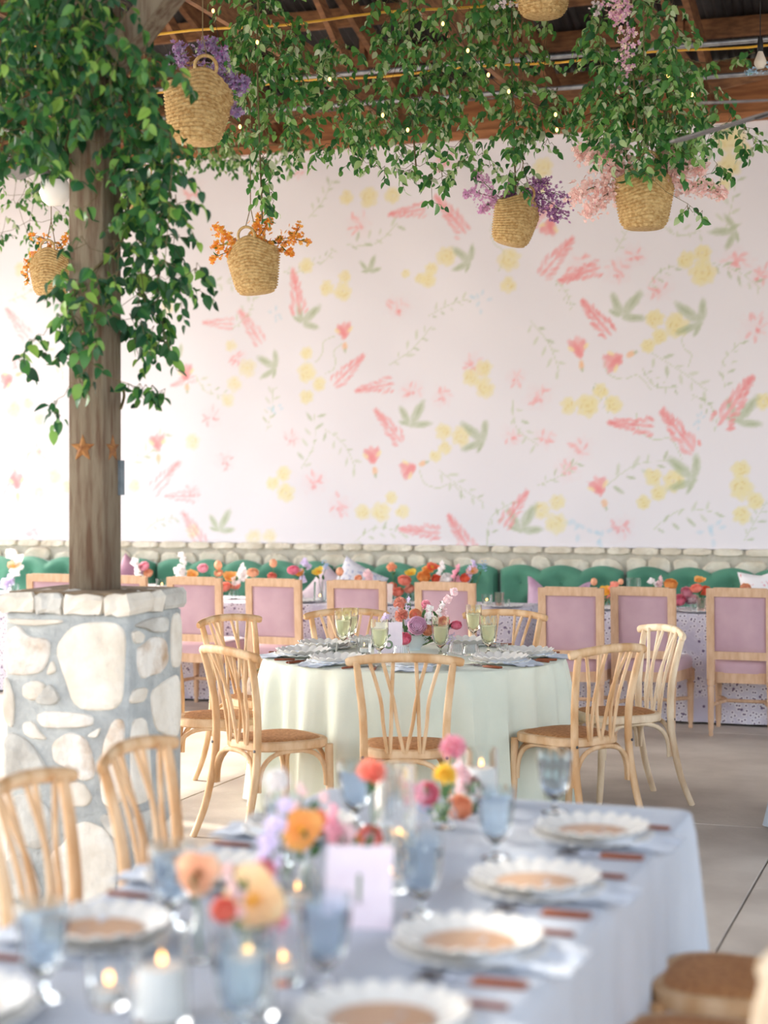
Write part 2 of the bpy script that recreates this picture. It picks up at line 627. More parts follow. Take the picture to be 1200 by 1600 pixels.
    for u, v, L, a in ((700, 480, 70, 20), (640, 540, 90, 40), (850, 540, 90, -60), (1060, 580, 100, -35), (1145, 570, 70, 70), (1030, 590, 60, -30),
                       (480, 690, 90, 75), (530, 700, 80, -50), (720, 760, 90, -35), (1000, 740, 110, 20), (1150, 430, 80, -30), (1040, 430, 60, 30),
                       (500, 400, 50, 25), (580, 365, 90, 20), (500, 310, 70, 55), (820, 660, 80, -60), (870, 740, 70, 30), (380, 480, 80, 60),
                       (1070, 815, 100, 15), (1180, 815, 70, 60), (1140, 310, 110, 80), (1060, 350, 70, -20), (980, 360, 70, 60), (880, 460, 50, -60),
                       (780, 820, 80, 60), (40, 450, 80, 30), (70, 560, 90, -40), (230, 700, 80, 40), (330, 600, 70, -30), (250, 820, 60, 20),
                       (420, 640, 70, 80), (590, 840, 80, 10), (330, 430, 80, -20), (30, 720, 90, 20), (460, 420, 40, 10), (1100, 640, 60, -50), (940, 620, 50, -60)):
        sprig(u, v, L, a)
    for u, v, L, a in ((690, 755, 80, -10), (980, 585, 80, -12), (1030, 680, 90, -25), (1075, 545, 50, -70), (500, 545, 60, 60), (780, 380, 80, -70), (520, 560, 50, 80)):
        tendril(u, v, L, a)
    for u, v, r in ((1095, 655, 14), (905, 820, 22), (940, 835, 20), (1110, 830, 22), (750, 470, 18), (425, 640, 16), (920, 310, 16), (430, 490, 14)):
        blue(u, v, r)
    for u, v, r in ((478, 415, 14), (510, 450, 14), (535, 455, 17), (538, 432, 12), (632, 427, 8), (668, 437, 14), (697, 400, 18), (673, 420, 12), (655, 435, 10),
                    (795, 405, 20), (793, 445, 14), (478, 552, 12), (478, 582, 18), (498, 600, 13), (478, 620, 13), (735, 590, 15), (757, 605, 18), (755, 575, 15),
                    (692, 675, 15), (720, 682, 18), (695, 700, 12), (680, 713, 11), (1023, 498, 16), (1057, 508, 20), (1030, 526, 13), (1012, 540, 12),
                    (1072, 405, 15), (1097, 425, 22), (1097, 395, 14), (887, 634, 15), (917, 634, 20), (938, 611, 13), (958, 632, 15), (1020, 745, 15), (1052, 752, 19),
                    (1028, 770, 13), (1005, 785, 12), (1157, 733, 15), (1158, 763, 20), (1180, 783, 14), (1158, 805, 15), (1193, 627, 14), (845, 797, 15), (868, 818, 19),
                    (870, 785, 14), (443, 740, 14), (425, 755, 13), (446, 770, 17), (565, 800, 14), (594, 800, 18), (628, 800, 13), (610, 778, 12), (1140, 215, 26), (1138, 260, 20),
                    (540, 308, 13), (575, 308, 18), (612, 305, 15), (848, 262, 18), (845, 290, 14), (365, 600, 15), (385, 575, 18), (355, 625, 13), (360, 540, 12),
                    (20, 640, 18), (42, 630, 13), (60, 655, 14), (85, 745, 16), (60, 770, 14), (105, 760, 14), (208, 760, 14), (300, 690, 15), (395, 840, 16), (420, 838, 14), (300, 830, 14),
                    (90, 400, 16), (30, 420, 14), (260, 480, 14), (1000, 300, 14), (1130, 290, 12), (1160, 235, 14)):
        bloom(u, v, r, 1.0 if u > 900 else .8 if u > 420 else .5)  # fainter towards the left: veiling glare put into the print colour
    for u, v, L, a in ((735, 410, 60, 160), (640, 665, 70, 80), (755, 690, 70, 160), (970, 495, 75, 70), (1095, 505, 75, 160), (1085, 750, 80, 160), (1150, 660, 75, 70),
                       (470, 505, 65, 60), (812, 830, 75, 80), (430, 575, 60, 170), (340, 830, 60, 80), (1150, 360, 60, 200), (120, 520, 60, 80), (280, 560, 50, 160), (575, 425, 44, 90)):
        leaves(u, v, L, a)
    for u, v, L, a in ((462, 455, 72, 100), (545, 578, 66, 42), (583, 605, 62, 190), (605, 665, 66, 130), (703, 335, 76, 130), (635, 330, 60, 185), (870, 400, 72, 48),
                       (905, 428, 66, 195), (930, 495, 68, 130), (1058, 672, 76, 128), (985, 663, 66, 175), (1150, 625, 84, 55), (718, 835, 70, 122), (655, 830, 66, 175),
                       (805, 795, 66, 55), (390, 510, 66, 125), (340, 505, 54, 175), (300, 825, 62, 125), (285, 595, 46, 200), (258, 745, 70, 45), (280, 775, 54, 180),
                       (25, 505, 66, 130), (845, 335, 50, 40), (925, 225, 56, 120), (140, 470, 56, 175), (10, 760, 60, 60)):
        spike(u, v, L, a, 1.0 if u > 900 else .78 if u > 420 else .5)  # spikes carry the same painted-in glare, weaker to the left
    for u, v, L, a in ((537, 525, 44, 95), (582, 720, 46, 100), (645, 730, 46, 200), (905, 553, 48, 100), (968, 560, 50, 200), (938, 770, 48, 110), (245, 700, 46, 95),
                       (290, 590, 44, 95), (25, 760, 46, 95), (860, 345, 46, 250), (560, 235, 50, 90), (15, 590, 44, 200)):
        tulip(u, v, L, a)
    # slack cloth: shallow vertical and diagonal ripples, hem at the foot
    dy = 0.006 * np.sin(X * 5.1 + np.sin(Z * 1.7) * 1.2) + 0.004 * np.sin((X * 0.7 + Z) * 9.0) * n2 + 0.012 * (n2 - .5)
    hem = Z < z0 + 0.02
    dy = dy + np.where(hem, -0.004, 0.0)
    verts = np.stack([X, TW - 0.035 + dy, Z], -1).reshape(-1, 3)
    idx = np.arange((nz + 1) * (nx + 1)).reshape(nz + 1, nx + 1)
    quads = np.stack([idx[:-1, :-1], idx[:-1, 1:], idx[1:, 1:], idx[1:, :-1]], -1).reshape(-1, 4)
    me = bpy.data.meshes.new('floral_backdrop')
    me.vertices.add(len(verts))
    me.vertices.foreach_set('co', verts.ravel())
    me.loops.add(quads.size)
    me.loops.foreach_set('vertex_index', quads.ravel())
    me.polygons.add(len(quads))
    me.polygons.foreach_set('loop_start', np.arange(0, quads.size, 4))
    me.update()
    ca = me.color_attributes.new('print', 'FLOAT_COLOR', 'POINT')
    ca.data.foreach_set('color', np.concatenate([img.reshape(-1, 3), np.ones((len(verts), 1))], 1).astype(np.float32).ravel())
    me.shade_smooth()
    m = bpy.data.materials.new('printed_cloth')
    m.use_nodes = True
    N, L = m.node_tree.nodes, m.node_tree.links
    at = N.new('ShaderNodeAttribute')
    at.attribute_name = 'print'
    b = N['Principled BSDF']
    b.inputs['Roughness'].default_value = 0.85
    L.new(at.outputs['Color'], b.inputs['Base Color'])
    nz2 = N.new('ShaderNodeTexNoise')
    nz2.inputs['Scale'].default_value = 120
    bp = N.new('ShaderNodeBump')
    bp.inputs['Strength'].default_value = 0.08
    L.new(nz2.outputs[0], bp.inputs['Height'])
    L.new(bp.outputs[0], b.inputs['Normal'])
    me.materials.append(m)
    o = link('floral_backdrop', me)
    tag(o, 'pale cloth backdrop printed with watercolour flowers hung above the stone base', 'backdrop', None, 'thing')
build_backdrop()

# ------------------------------------------------------------------ roof
def roof_z(t):
    return 4.78 + (13.6 - t) * 0.30
ceil = thing('ceiling', 'dark corrugated tin roof on timber trusses', None, kind='structure')
def tin():
    s0, s1, t0, t1 = -9.9, 8.0, 0.5, 13.9
    n = 780
    def fn(a, b):
        s = s0 + (s1 - s0) * a
        t = t0 + (t1 - t0) * b
        return (s, t, roof_z(t) + 0.012 * math.sin(s * 2 * math.pi / 0.07))
    return MB().grid(fn, n, 2)
part('tin_sheet', tin(), M_tin, ceil)
part('tin_sheet', MB().box(-9.9, 8.0, -2.0, 0.5, roof_z(0.5), roof_z(0.5) + 0.05), M_tin, ceil, False)
for t in (13.3, 12.72, 12.15, 11.5, 10.8, 10.0, 9.2, 8.4, 7.4):
    part('purlin', MB().box(-9.9, 8.0, t - 0.02, t + 0.02, roof_z(t) - 0.155, roof_z(t) - 0.015), M_timber, ceil, False)
CH = 4.46          # underside of the tie beams
truss_s = [-9.2 + 1.2 * k for k in range(0, 13)]
for s in truss_s:
    tb = part('tie_beam', MB().box(s - 0.02, s + 0.02, 2.0, TW + 0.1, CH, CH + 0.19), M_timber, ceil, False)
    part('rafter', MB().bar((s + .045, 13.8, roof_z(13.8) - 0.24), (s + .045, 2.0, roof_z(2.0) - 0.24), 0.045, 0.17), M_timber, ceil, False)
    part('web', MB().bar((s - .045, 12.3, CH + 0.05), (s - .045, 12.3, roof_z(12.3) - .15), 0.04, 0.09, (0, 1, 0)), M_timber, ceil, False)
    part('web', MB().bar((s - .045, 12.25, CH + 0.1), (s - .045, 10.6, roof_z(10.6) - .2), 0.04, 0.1, (0, 1, 0)), M_timber, ceil, False)
    part('web', MB().bar((s + .0, 13.16, CH - 0.02), (s + .0, 13.16, roof_z(13.2) - .15), 0.07, 0.09, (0, 1, 0)), M_timber, ceil, False)
    part('web', MB().bar((s + .06, 12.9, CH + .12), (s + 1.12, 12.9, roof_z(12.9) - .22), 0.09, 0.04, (0, 1, 0)), M_timber, ceil, False)
part('eave_beam', MB().box(-9.6, 8.0, TW - 0.06, TW + 0.02, EAVE - 0.02, EAVE + 0.05), M_eave, ceil, False)
part('eave_beam', MB().box(-9.6, 8.0, TW + 0.0, TW + 0.12, EAVE + 0.02, EAVE + 0.30), M_eave, ceil, False)
part('side_beam', MB().box(-9.6, -9.45, -1.8, 13.4, 4.75, 5.0), M_timber, ceil, False)
# boards closing the gable end; out of view, two gaps added to cast sun slivers on the floor
gt = [(-2.0, 8.39, 4.2), (8.39, 8.43, 4.72), (8.43, 8.58, 4.2), (8.58, 8.70, 4.70), (8.70, 13.9, 4.2)]
for a_, b_, zb in gt:
    za, zc = (roof_z(max(.5, a_)), roof_z(max(.5, b_)))
    part('sun_gap_board', MB().add([(x, t, z) for x in (-9.75, -9.8) for t, z in ((a_, zb), (b_, zb), (b_, zc), (a_, za))],
                                 [(0, 1, 2, 3), (7, 6, 5, 4), (0, 4, 5, 1), (1, 5, 6, 2), (3, 7, 4, 0)]), M_timber, ceil, False)
part('carrying_beam', MB().box(-9.6, 8.0, 6.09, 6.23, CH - 0.24, CH), M_timber, ceil, False)
for t in (11.0, 11.9):
    o = part('conduit', MB().tube([W(-9.5, t, 4.42), W(7, t, 4.42)], 0.0165, 10), M_steel, None)
    tag(o, 'straight steel conduit pipe running under the tie beams ' + ('beside the yellow cable' if t < 11.5 else 'close to the far wall'), 'pipe', 'steel conduits')
M_yel = mat('yellow_cable', (226, 176, 60), 0.5, (206, 150, 50), nscale=9)
for t, z, lab in ((10.9, 4.375, 'thin yellow cable slung alongside the steel conduit'), (9.2, 4.30, 'thin yellow cable slung high over the hanging garlands')):
    pts = [W(s, t, z - 0.02 * math.sin((s + 9.2) / 1.2 * math.pi) ** 2) for s in np.arange(-9.2, 5.3, 0.2)]
    tag(part('cable', MB().tube(pts, 0.008, 6), M_yel, None), lab, 'cable', 'yellow cables')

# ------------------------------------------------------------------ stone pillar and wooden post
PS, PT, PHS, PHT = -3.373, 6.163, 0.27, 0.235
CAPZ = 1.224
pillar = thing('stone_pillar', 'rubble limestone pillar carrying the wooden post', None, W(PS, PT, 0), 0, kind='structure')
part('mortar_core', MB().box(-PHS, PHS, -PHT, PHT, 0, CAPZ - 0.075, bev=0.012), M_mortar, pillar)
# outlines read off the two visible faces: (face, material, points in photograph pixels)
FR, SD = 'front', 'side'
pst = [
    (FR, 2, [(10, 985), (30, 975), (45, 995), (80, 998), (78, 1030), (65, 1052), (30, 1056), (6, 1050)]),
    (FR, 1, [(86, 1012), (107, 982), (132, 972), (180, 971), (197, 985), (196, 1040), (193, 1095), (178, 1111), (118, 1110), (98, 1050)]),
    (FR, 1, [(72, 1056), (83, 1028), (90, 1050)]),
    (FR, 1, [(36, 1070), (55, 1062), (72, 1068), (70, 1085), (52, 1096), (36, 1088)]),
    (FR, 3, [(54, 1098), (66, 1080), (80, 1066), (97, 1092), (84, 1102)]),
    (FR, 1, [(3, 1062), (12, 1056), (24, 1090), (22, 1140), (4, 1126)]),
    (FR, 2, [(58, 1116), (75, 1110), (130, 1114), (148, 1120), (145, 1136), (70, 1138), (60, 1126)]),
    (FR, 1, [(36, 1128), (52, 1126), (62, 1142), (77, 1156), (50, 1154), (38, 1146)]),
    (FR, 1, [(135, 1150), (160, 1134), (152, 1154)]),
    (FR, 2, [(82, 1160), (108, 1142), (135, 1152), (146, 1180), (150, 1215), (130, 1222), (108, 1200), (84, 1190)]),
    (FR, 3, [(4, 1152), (20, 1142), (48, 1158), (66, 1185), (82, 1214), (60, 1226), (10, 1232), (3, 1200)]),
    (FR, 1, [(100, 1226), (130, 1220), (146, 1245), (138, 1260), (110, 1260)]),
    (FR, 2, [(160, 1168), (178, 1122), (196, 1124), (194, 1180), (196, 1250), (172, 1264), (158, 1250)]),
    (FR, 3, [(14, 1246), (46, 1236), (80, 1262), (84, 1310), (60, 1330), (20, 1310)]),
    (FR, 1, [(112, 1290), (136, 1281), (170, 1296), (184, 1340), (180, 1400), (150, 1420), (90, 1410), (78, 1370), (80, 1330), (100, 1318)]),
    (FR, 3, [(10, 1330), (50, 1344), (70, 1400), (50, 1425), (8, 1405)]),
    (FR, 3, [(152, 1272), (190, 1270), (192, 1310), (178, 1310)]),
    (FR, 1, [(8, 966), (60, 968), (100, 968), (98, 974), (50, 978), (16, 974)]),
    (SD, 2, [(213, 1012), (222, 1008), (236, 994), (256, 996), (262, 1030), (250, 1052), (232, 1056), (220, 1062), (213, 1040)]),
    (SD, 1, [(204, 988), (214, 984), (224, 992), (222, 1004), (208, 1006)]),
    (SD, 1, [(266, 962), (281, 954), (282, 1042), (266, 1044)]),
    (SD, 3, [(206, 978), (230, 966), (262, 962), (260, 988), (236, 988), (226, 982)]),
    (SD, 1, [(202, 1090), (208, 1076), (230, 1073), (224, 1097), (202, 1100)]),
    (SD, 1, [(234, 1080), (258, 1062), (281, 1050), (281, 1150), (262, 1152), (242, 1140), (236, 1110)]),
    (SD, 1, [(202, 1126), (226, 1118), (232, 1160), (236, 1250), (204, 1262)]),
    (SD, 3, [(242, 1170), (262, 1166), (268, 1240), (256, 1256), (244, 1238)]),
    (SD, 3, [(204, 1274), (236, 1262), (250, 1284), (240, 1330), (206, 1340)]),
    (SD, 1, [(252, 1292), (276, 1262), (280, 1330), (262, 1380), (248, 1370)]),
    (SD, 1, [(204, 1350), (240, 1340), (246, 1390), (206, 1410)]),
]
for k, (face, mi, px) in enumerate(pst):
    poly = []
    for u, v in px:
        if face == FR:
            p = onT(u, v, PT - PHT)
            q = st(p)
            poly.append((q[0] - PS, p.z))
        else:
            p = onS(u, v, PS + PHS)
            q = st(p)
            poly.append((q[1] - PT, p.z))
    poly = [(a, max(0.02, min(b, CAPZ - 0.085))) for a, b in poly]
    lim = PHS + .004 if face == FR else PHT + .004
    poly = [(max(-lim, min(lim, a)), b) for a, b in poly]
    poly = roundpoly(ccw(poly), 2)
    me = stone(poly, 0.014 if mi == 1 else 0.018, 0.93, k, 0.7).mesh('stone', {1: M_stone, 2: M_stone2, 3: M_stone3}[mi])
    o = link('stone', me, pillar)
    if face == FR:
        o.location = (0, -PHT + 0.004, 0)
    else:
        o.matrix_local = Matrix.Translation((PHS - 0.004, 0, 0)) @ Matrix.Rotation(R(90), 4, 'Z')
# cap course, one stone at a time round the edge
def cap_stone(x0, x1, y0, y1, seed, dz=0.0):
    r = random.Random(seed)
    j = lambda: r.uniform(-.006, .006)
    base = CAPZ - 0.078
    v, f = [], []
    n = 5
    for z, g in ((base, .006), (base + .02, 0.0), (CAPZ - .02 + dz, 0.0), (CAPZ + dz, .012)):
        for i in range(n):
            t = i / (n - 1)
            v.append((x0 + g + (x1 - x0 - 2 * g) * t + j(), y0 + g + j(), z + j()))
        for i in range(n):
            t = 1 - i / (n - 1)
            v.append((x0 + g + (x1 - x0 - 2 * g) * t + j(), y1 - g + j(), z + j()))
    w = 2 * n
    for q in range(3):
        for i in range(w):
            f.append((q * w + i, q * w + (i + 1) % w, q * w + w + (i + 1) % w, q * w + w + i))
    f.append(tuple(range(3 * w, 4 * w)))
    f.append(tuple(reversed(range(w))))
    return MB().add(v, f)
e = 0.018
xa, xb, ya, yb = -PHS - e, PHS + e, -PHT - e, PHT + e
cuts = [xa, -0.13, -0.01, 0.17, xb]
for i in range(4):
    part('cap_stone', cap_stone(cuts[i] + .004, cuts[i + 1] - .004, ya, ya + .2, 40 + i, rs.uniform(-.008, .004)), M_stone3 if i in (1,) else M_stone, pillar, False)
    part('cap_stone', cap_stone(cuts[i] + .004, cuts[i + 1] - .004, yb - .2, yb, 50 + i, rs.uniform(-.006, .004)), M_stone3, pillar, False)
part('cap_stone', cap_stone(xb - .2, xb, ya + .205, yb - .205, 61), M_stone, pillar, False)
part('cap_bed', MB().box(xa + .03, xb - .03, ya + .03, yb - .03, CAPZ - .07, CAPZ + .004), mat('cap_bed', (150, 128, 100), .9, (112, 94, 74), nscale=12, bump=.8, bscale=30), pillar, False)

post = thing('wooden_post', 'square weathered timber post rising from the stone pillar', None, W(PS, PT, CAPZ), 0, kind='structure')
hp = 0.0775
part('shaft', MB().box(-hp, hp, -hp, hp, 0.0, CH - .24 - CAPZ, bev=0.006), M_post, post)
z0 = 3.30 - CAPZ
part('knee_brace', MB().bar((hp - .03, 0, z0), (0.86, 0, z0 + .86), 0.09, 0.14, (0, 1, 0)), M_post, post, False)
part('knee_brace', MB().bar((-hp + .03, 0, z0 + .25), (-0.75, 0, z0 + .97), 0.09, 0.14, (0, 1, 0)), M_post, post, False)
part('edge_bracket', MB().box(hp - .002, hp + .012, hp - .03, hp + .004, 0.38, 0.52), mat('bracket_grey', (120, 130, 136), .6, (100, 110, 116), nscale=20), post, False)

def star(r, d):
    v = [(0, -d, 0)]
    f = []
    n = 10
    for i in range(n):
        a = math.pi / 2 + i * math.pi / 5
        q = r if i % 2 == 0 else r * 0.42
        v.append((math.cos(a) * q, -0.003, math.sin(a) * q))
    for i in range(n):
        a = math.pi / 2 + i * math.pi / 5
        q = r if i % 2 == 0 else r * 0.42
        v.append((math.cos(a) * q, 0.0, math.sin(a) * q))
    for i in range(n):
        j = (i + 1) % n
        f.append((0, 1 + i, 1 + j))
        f.append((1 + i, 11 + i, 11 + j, 1 + j))
    f.append(tuple(range(11, 21)))
    return MB().add(v, f)
M_rust = mat('rusty_star', (176, 122, 66), .7, (136, 84, 44), nscale=40, bump=.3, bscale=60)
M_rustd = mat('dark_rusty_star', (156, 106, 60), .75, (118, 74, 42), nscale=40, bump=.3, bscale=60)
o = part('star', star(0.056, 0.016), M_rust, None, False)
o.matrix_world = Matrix.Translation(W(PS - 0.0, PT, 1.79)) @ Matrix.Translation((-.012, -hp, 0))
tag(o, 'rust-coloured five-point star fixed flat on the broad face of the post', 'star')
o = part('star', star(0.056, 0.016), M_rustd, None, False)
o.matrix_world = Matrix.Translation(W(PS, PT, 1.79)) @ Matrix.Rotation(R(90), 4, 'Z') @ Matrix.Translation((-.0, -hp, 0))
tag(o, 'darker rusty star seen edgewise round the corner of the post', 'star')

# ------------------------------------------------------------------ furniture materials
M_lime = mat('limed_wood', (222, 188, 148), 0.6, (196, 150, 102), nscale=14, bump=0.25, bscale=50, stretch=(1, 1, 0.35), detail=6, lo=0.38, hi=0.62)
M_limep = mat('pale_limed_wood', (240, 218, 186), 0.6, (216, 184, 146), nscale=14, bump=0.25, bscale=50, stretch=(1, 1, 0.35), detail=6, lo=0.42, hi=0.66)
M_cane = mat('cane_seat', (206, 148, 94), 0.7, (172, 112, 64), nscale=70, bump=0.5, bscale=160)
M_bolt = mat('bolt_steel', (90, 90, 94), 0.4, (70, 70, 72), nscale=30, metal=0.8)
M_oak = mat('pale_oak', (214, 178, 146), 0.6, (196, 156, 122), nscale=8, bump=0.15, bscale=50, stretch=(4, 4, 1), detail=6)
M_velvet = mat('lilac_velvet', (194, 160, 167), 0.75, (176, 141, 151), nscale=3.5, sheen=0.6, bump=0.05, bscale=200)
M_green = mat('green_velvet', (88, 148, 120), 0.75, (70, 126, 102), nscale=3, sheen=0.5, bump=0.05, bscale=200)
M_dark = mat('dark_base', (46, 40, 38), 0.8, (36, 32, 30), nscale=10)

# ------------------------------------------------------------------ branch-back chair
def outline(n=36, front=.225, back=.185, d0=-.205, d1=.215, e=3.2):
    pts = []
    for i in range(n):
        a = 2 * math.pi * i / n
        c, s = math.cos(a), math.sin(a)
        x = math.copysign(abs(c) ** (2 / e), c)
        y = math.copysign(abs(s) ** (2 / e), s)
        yy = (d0 + d1) / 2 + y * (d1 - d0) / 2
        k = (yy - d0) / (d1 - d0)
        pts.append((x * (back + (front - back) * k), yy))
    return pts
def slab_from(pts, rings):
    """rings of (scale, z) stacked from one outline, closed at both ends"""
    n = len(pts)
    cx = sum(p[0] for p in pts) / n
    cy = sum(p[1] for p in pts) / n
    v, f = [], []
    for k, z in rings:
        for p in pts:
            v.append((cx + (p[0] - cx) * k, cy + (p[1] - cy) * k, z))
    m = len(rings)
    for q in range(m - 1):
        for i in range(n):
            j = (i + 1) % n
            f.append((q * n + i, q * n + j, q * n + n + j, q * n + n + i))
    f.append(tuple(reversed(range(n))))
    f.append(tuple(range((m - 1) * n, m * n)))
    return MB().add(v, f)
def chair_spec(M):
    sp = []
    o = outline()
    sp.append(('seat_frame', slab_from(o, [(.96, .425), (1, .432), (1, .462), (.97, .468), (.86, .468), (.85, .460)]).mesh('seat_frame', M)))
    sp.append(('seat', slab_from(outline(), [(.87, .45), (.87, .467), (.8, .474), (.5, .478), (.2, .478)]).mesh('seat', M_cane)))
    post_pts = lambda s: bez([(s * .215, -.315, 0), (s * .197, -.262, .14), (s * .187, -.222, .32), (s * .182, -.208, .46), (s * .186, -.212, .62), (s * .203, -.24, .78), (s * .213, -.262, .868)], 4)
    for s in (-1, 1):
        P = post_pts(s)
        me = MB().tube(P, [.0155 + .003 * math.sin(math.pi * i / (len(P) - 1)) for i in range(len(P))], 10).mesh('back_post', M)
        b = MB().lathe([(0.0, 0), (.007, 0), (.007, .004), (0, .005)], 10, M=Matrix.Translation((s * .186, -.226, .44)) @ Matrix.Rotation(R(90), 4, 'X')).mesh('bolt', M_bolt)
        sp.append(('back_post', me, [('bolt', b)]))
        sp.append(('leg', MB().tube(bez([(s * .188, .178, .44), (s * .190, .184, .2), (s * .197, .2, 0)], 4), [.019, .019, .019, .0185, .018, .0175, .017, .016, .015], 10).mesh('leg', M)))
    rail = bez([(-.258, -.245, .862), (-.2, -.262, .874), (-.1, -.285, .885), (0, -.292, .888), (.1, -.285, .885), (.2, -.262, .874), (.258, -.245, .862)], 3)
    n = len(rail)
    sp.append(('top_rail', MB().tube(rail, [.021 if 0 < i < n - 1 else .016 for i in range(n)], 10, flat=.7).mesh('top_rail', M)))
    def back_y(z):
        t = (z - .46) / .42
        return -.2 - .085 * t * t
    for s in (-1, 1):
        for top, mid, bot in ((.158, .108, .078), (.098, .052, .004), (.05, .058, .066)):
            P = bez([(s * bot, back_y(.46), .455), (s * (bot + (mid - bot) * .6), back_y(.58), .58), (s * mid, back_y(.70), .70), (s * top, -.287 + (.03 if top > .1 else 0), .878)], 4)
            sp.append(('spindle', MB().tube(P, .0085, 8).mesh('spindle', M)))
    def arch(a, b, zt=.425, zb=.25):
        a, b = Vector(a), Vector(b)
        P = []
        for i in range(17):
            t = i / 16
            ang = math.pi * t
            k = .5 - .5 * math.copysign(abs(math.cos(ang)) ** .75, math.cos(ang))
            P.append(a.lerp(b, k) + Vector((0, 0, zb + (zt - zb) * math.sin(ang) ** .7 - 0)))
        return MB().tube(P, .0115, 8).mesh('brace', M)
    sp.append(('brace', arch((-.178, .178, 0), (.178, .178, 0))))
    sp.append(('brace', arch((-.178, -.215, 0), (.178, -.215, 0))))
    for s in (-1, 1):
        sp.append(('brace', arch((s * .182, -.2, 0), (s * .184, .165, 0))))
    return sp
CH_LIME, CH_PALE = chair_spec(M_lime), chair_spec(M_limep)
def chair(pos, heading, label, group, pale=False):
    """heading: compass of where the sitter looks, degrees from +X"""
    t = thing('bentwood_chair', label, 'chair', (pos[0], pos[1], 0), R(heading - 90) + TH, group)
    inst(CH_PALE if pale else CH_LIME, t)
    return t
TC = V(0.158, 8.92)     # centre of the round table
GR = 'bentwood chairs round the sage table'
BW = 'limewashed branch-back chair '
chair(V(0.10, 7.84), 88, BW + 'square-on at the round table, before the lavender rose', GR)
chair(V(-0.51, 8.07), 36, BW + 'at the round table with a foot on the sunlit floor streaks', GR)
chair(V(-0.84, 8.80), 2, BW + 'squeezed between the stone pillar and the round table', GR)
chair(V(-0.67, 9.55), -38, BW + 'at the round table with the dark handbag on its seat', GR)
chair(V(-0.15, 9.92), -74, BW + 'across the round table with its rail behind the green goblets', GR)
chair(V(0.61, 9.84), -112, BW + 'across the round table, backing onto the lilac cushion', GR)
chair(V(1.21, 8.94), 198, BW + 'at the round table with the palest, whitest top rail', GR, True)
chair(V(0.88, 8.20), 130, BW + 'by the sage cloth, over the concrete, its seat half turned away', GR)
GF = 'bentwood chairs along the blue table'
for s, t, hd, lab in ((-2.08, 3.92, 0, BW + 'at the blue table, its rail partly before the pillar foot'),
                      (-2.08, 4.53, 0, BW + 'at the blue table, between the pillar and the candle jars')):
    p = W(s, t)
    chair(p, -19.2 + (2 if t > 4 else 3), lab, GF)
for t, lab in ((4.22, BW + 'tucked under the corner of the blue cloth near the floor joint'),
               (3.69, BW + 'at the blue table, only its cane seat edge showing'),
               (3.13, BW + 'at the blue table, only its pale rail end showing')):
    p = W(-0.55 if t > 3.2 else -0.59, t)
    chair(p, 180 - 19.2, lab, GF, t < 3.3)

# ------------------------------------------------------------------ lilac upholstered chairs
def lilac_spec():
    sp = []
    tilt = lambda z: -.235 - .05 * max(0, z - .42)
    for s in (-1, 1):
        m = MB().bar((s * .19, tilt(.38), .36), (s * .19, tilt(.965), .96), .05, .036, (0, 1, 0))
        st_ = m.mesh('stile', M_oak, False)
        lg = MB().lathe([(.012, 0), (.015, .01), (.013, .03), (.018, .05), (.021, .25), (.024, .31), (.019, .325), (.026, .335), (.026, .37)], 12, M=Matrix.Translation((s * .19, tilt(.3), 0)))
        sp.append(('stile', st_))
        sp.append(('leg', lg.mesh('leg', M_oak)))
        fl = MB().lathe([(.012, 0), (.016, .012), (.013, .03), (.019, .05), (.022, .25), (.026, .3), (.02, .315), (.028, .325), (.028, .4)], 12, M=Matrix.Translation((s * .205, .2, 0)))
        sp.append(('leg', fl.mesh('leg', M_oak)))
        sp.append(('stretcher', MB().tube(bez([(s * .19, -.235, .2), (s * .15, -.1, .205), (s * .13, .0, .205), (s * .15, .1, .205), (s * .205, .2, .2)], 4), .013, 8).mesh('stretcher', M_oak)))
    sp.append(('stretcher', MB().tube([(-.13, 0, .205), (.13, 0, .205)], .012, 8).mesh('stretcher', M_oak)))
    for z0, z1 in ((.908, .966), (.50, .552)):
        a = tilt((z0 + z1) / 2)
        sp.append(('back_rail', MB().box(-.17, .17, a - .018, a + .018, z0, z1).mesh('back_rail', M_oak, False)))
    def pan(a, b):
        x = -.168 + .336 * a
        z = .55 + .36 * b
        k = (math.sin(math.pi * a) * math.sin(math.pi * b)) ** .35
        return (x, tilt(z) - .004 - .02 * k, z)
    def pan2(a, b):
        p = pan(1 - a, b)
        return (p[0], tilt(p[2]) + .012 + .03 * (math.sin(math.pi * a) * math.sin(math.pi * b)) ** .4, p[2])
    sp.append(('back_panel', MB().grid(pan, 14, 14).grid(pan2, 10, 10).mesh('back_panel', M_velvet)))
    o = outline(32, .235, .20, -.225, .245, 5)
    sp.append(('apron', slab_from(outline(32, .23, .2, -.22, .235, 7), [(1, .345), (1, .415)]).mesh('apron', M_oak)))
    sp.append(('seat', slab_from(o, [(.985, .41), (1.01, .43), (1.01, .465), (.97, .488), (.85, .5), (.5, .508), (.15, .51)]).mesh('seat', M_velvet)))
    return sp
LILAC = lilac_spec()
row_t = 11.29
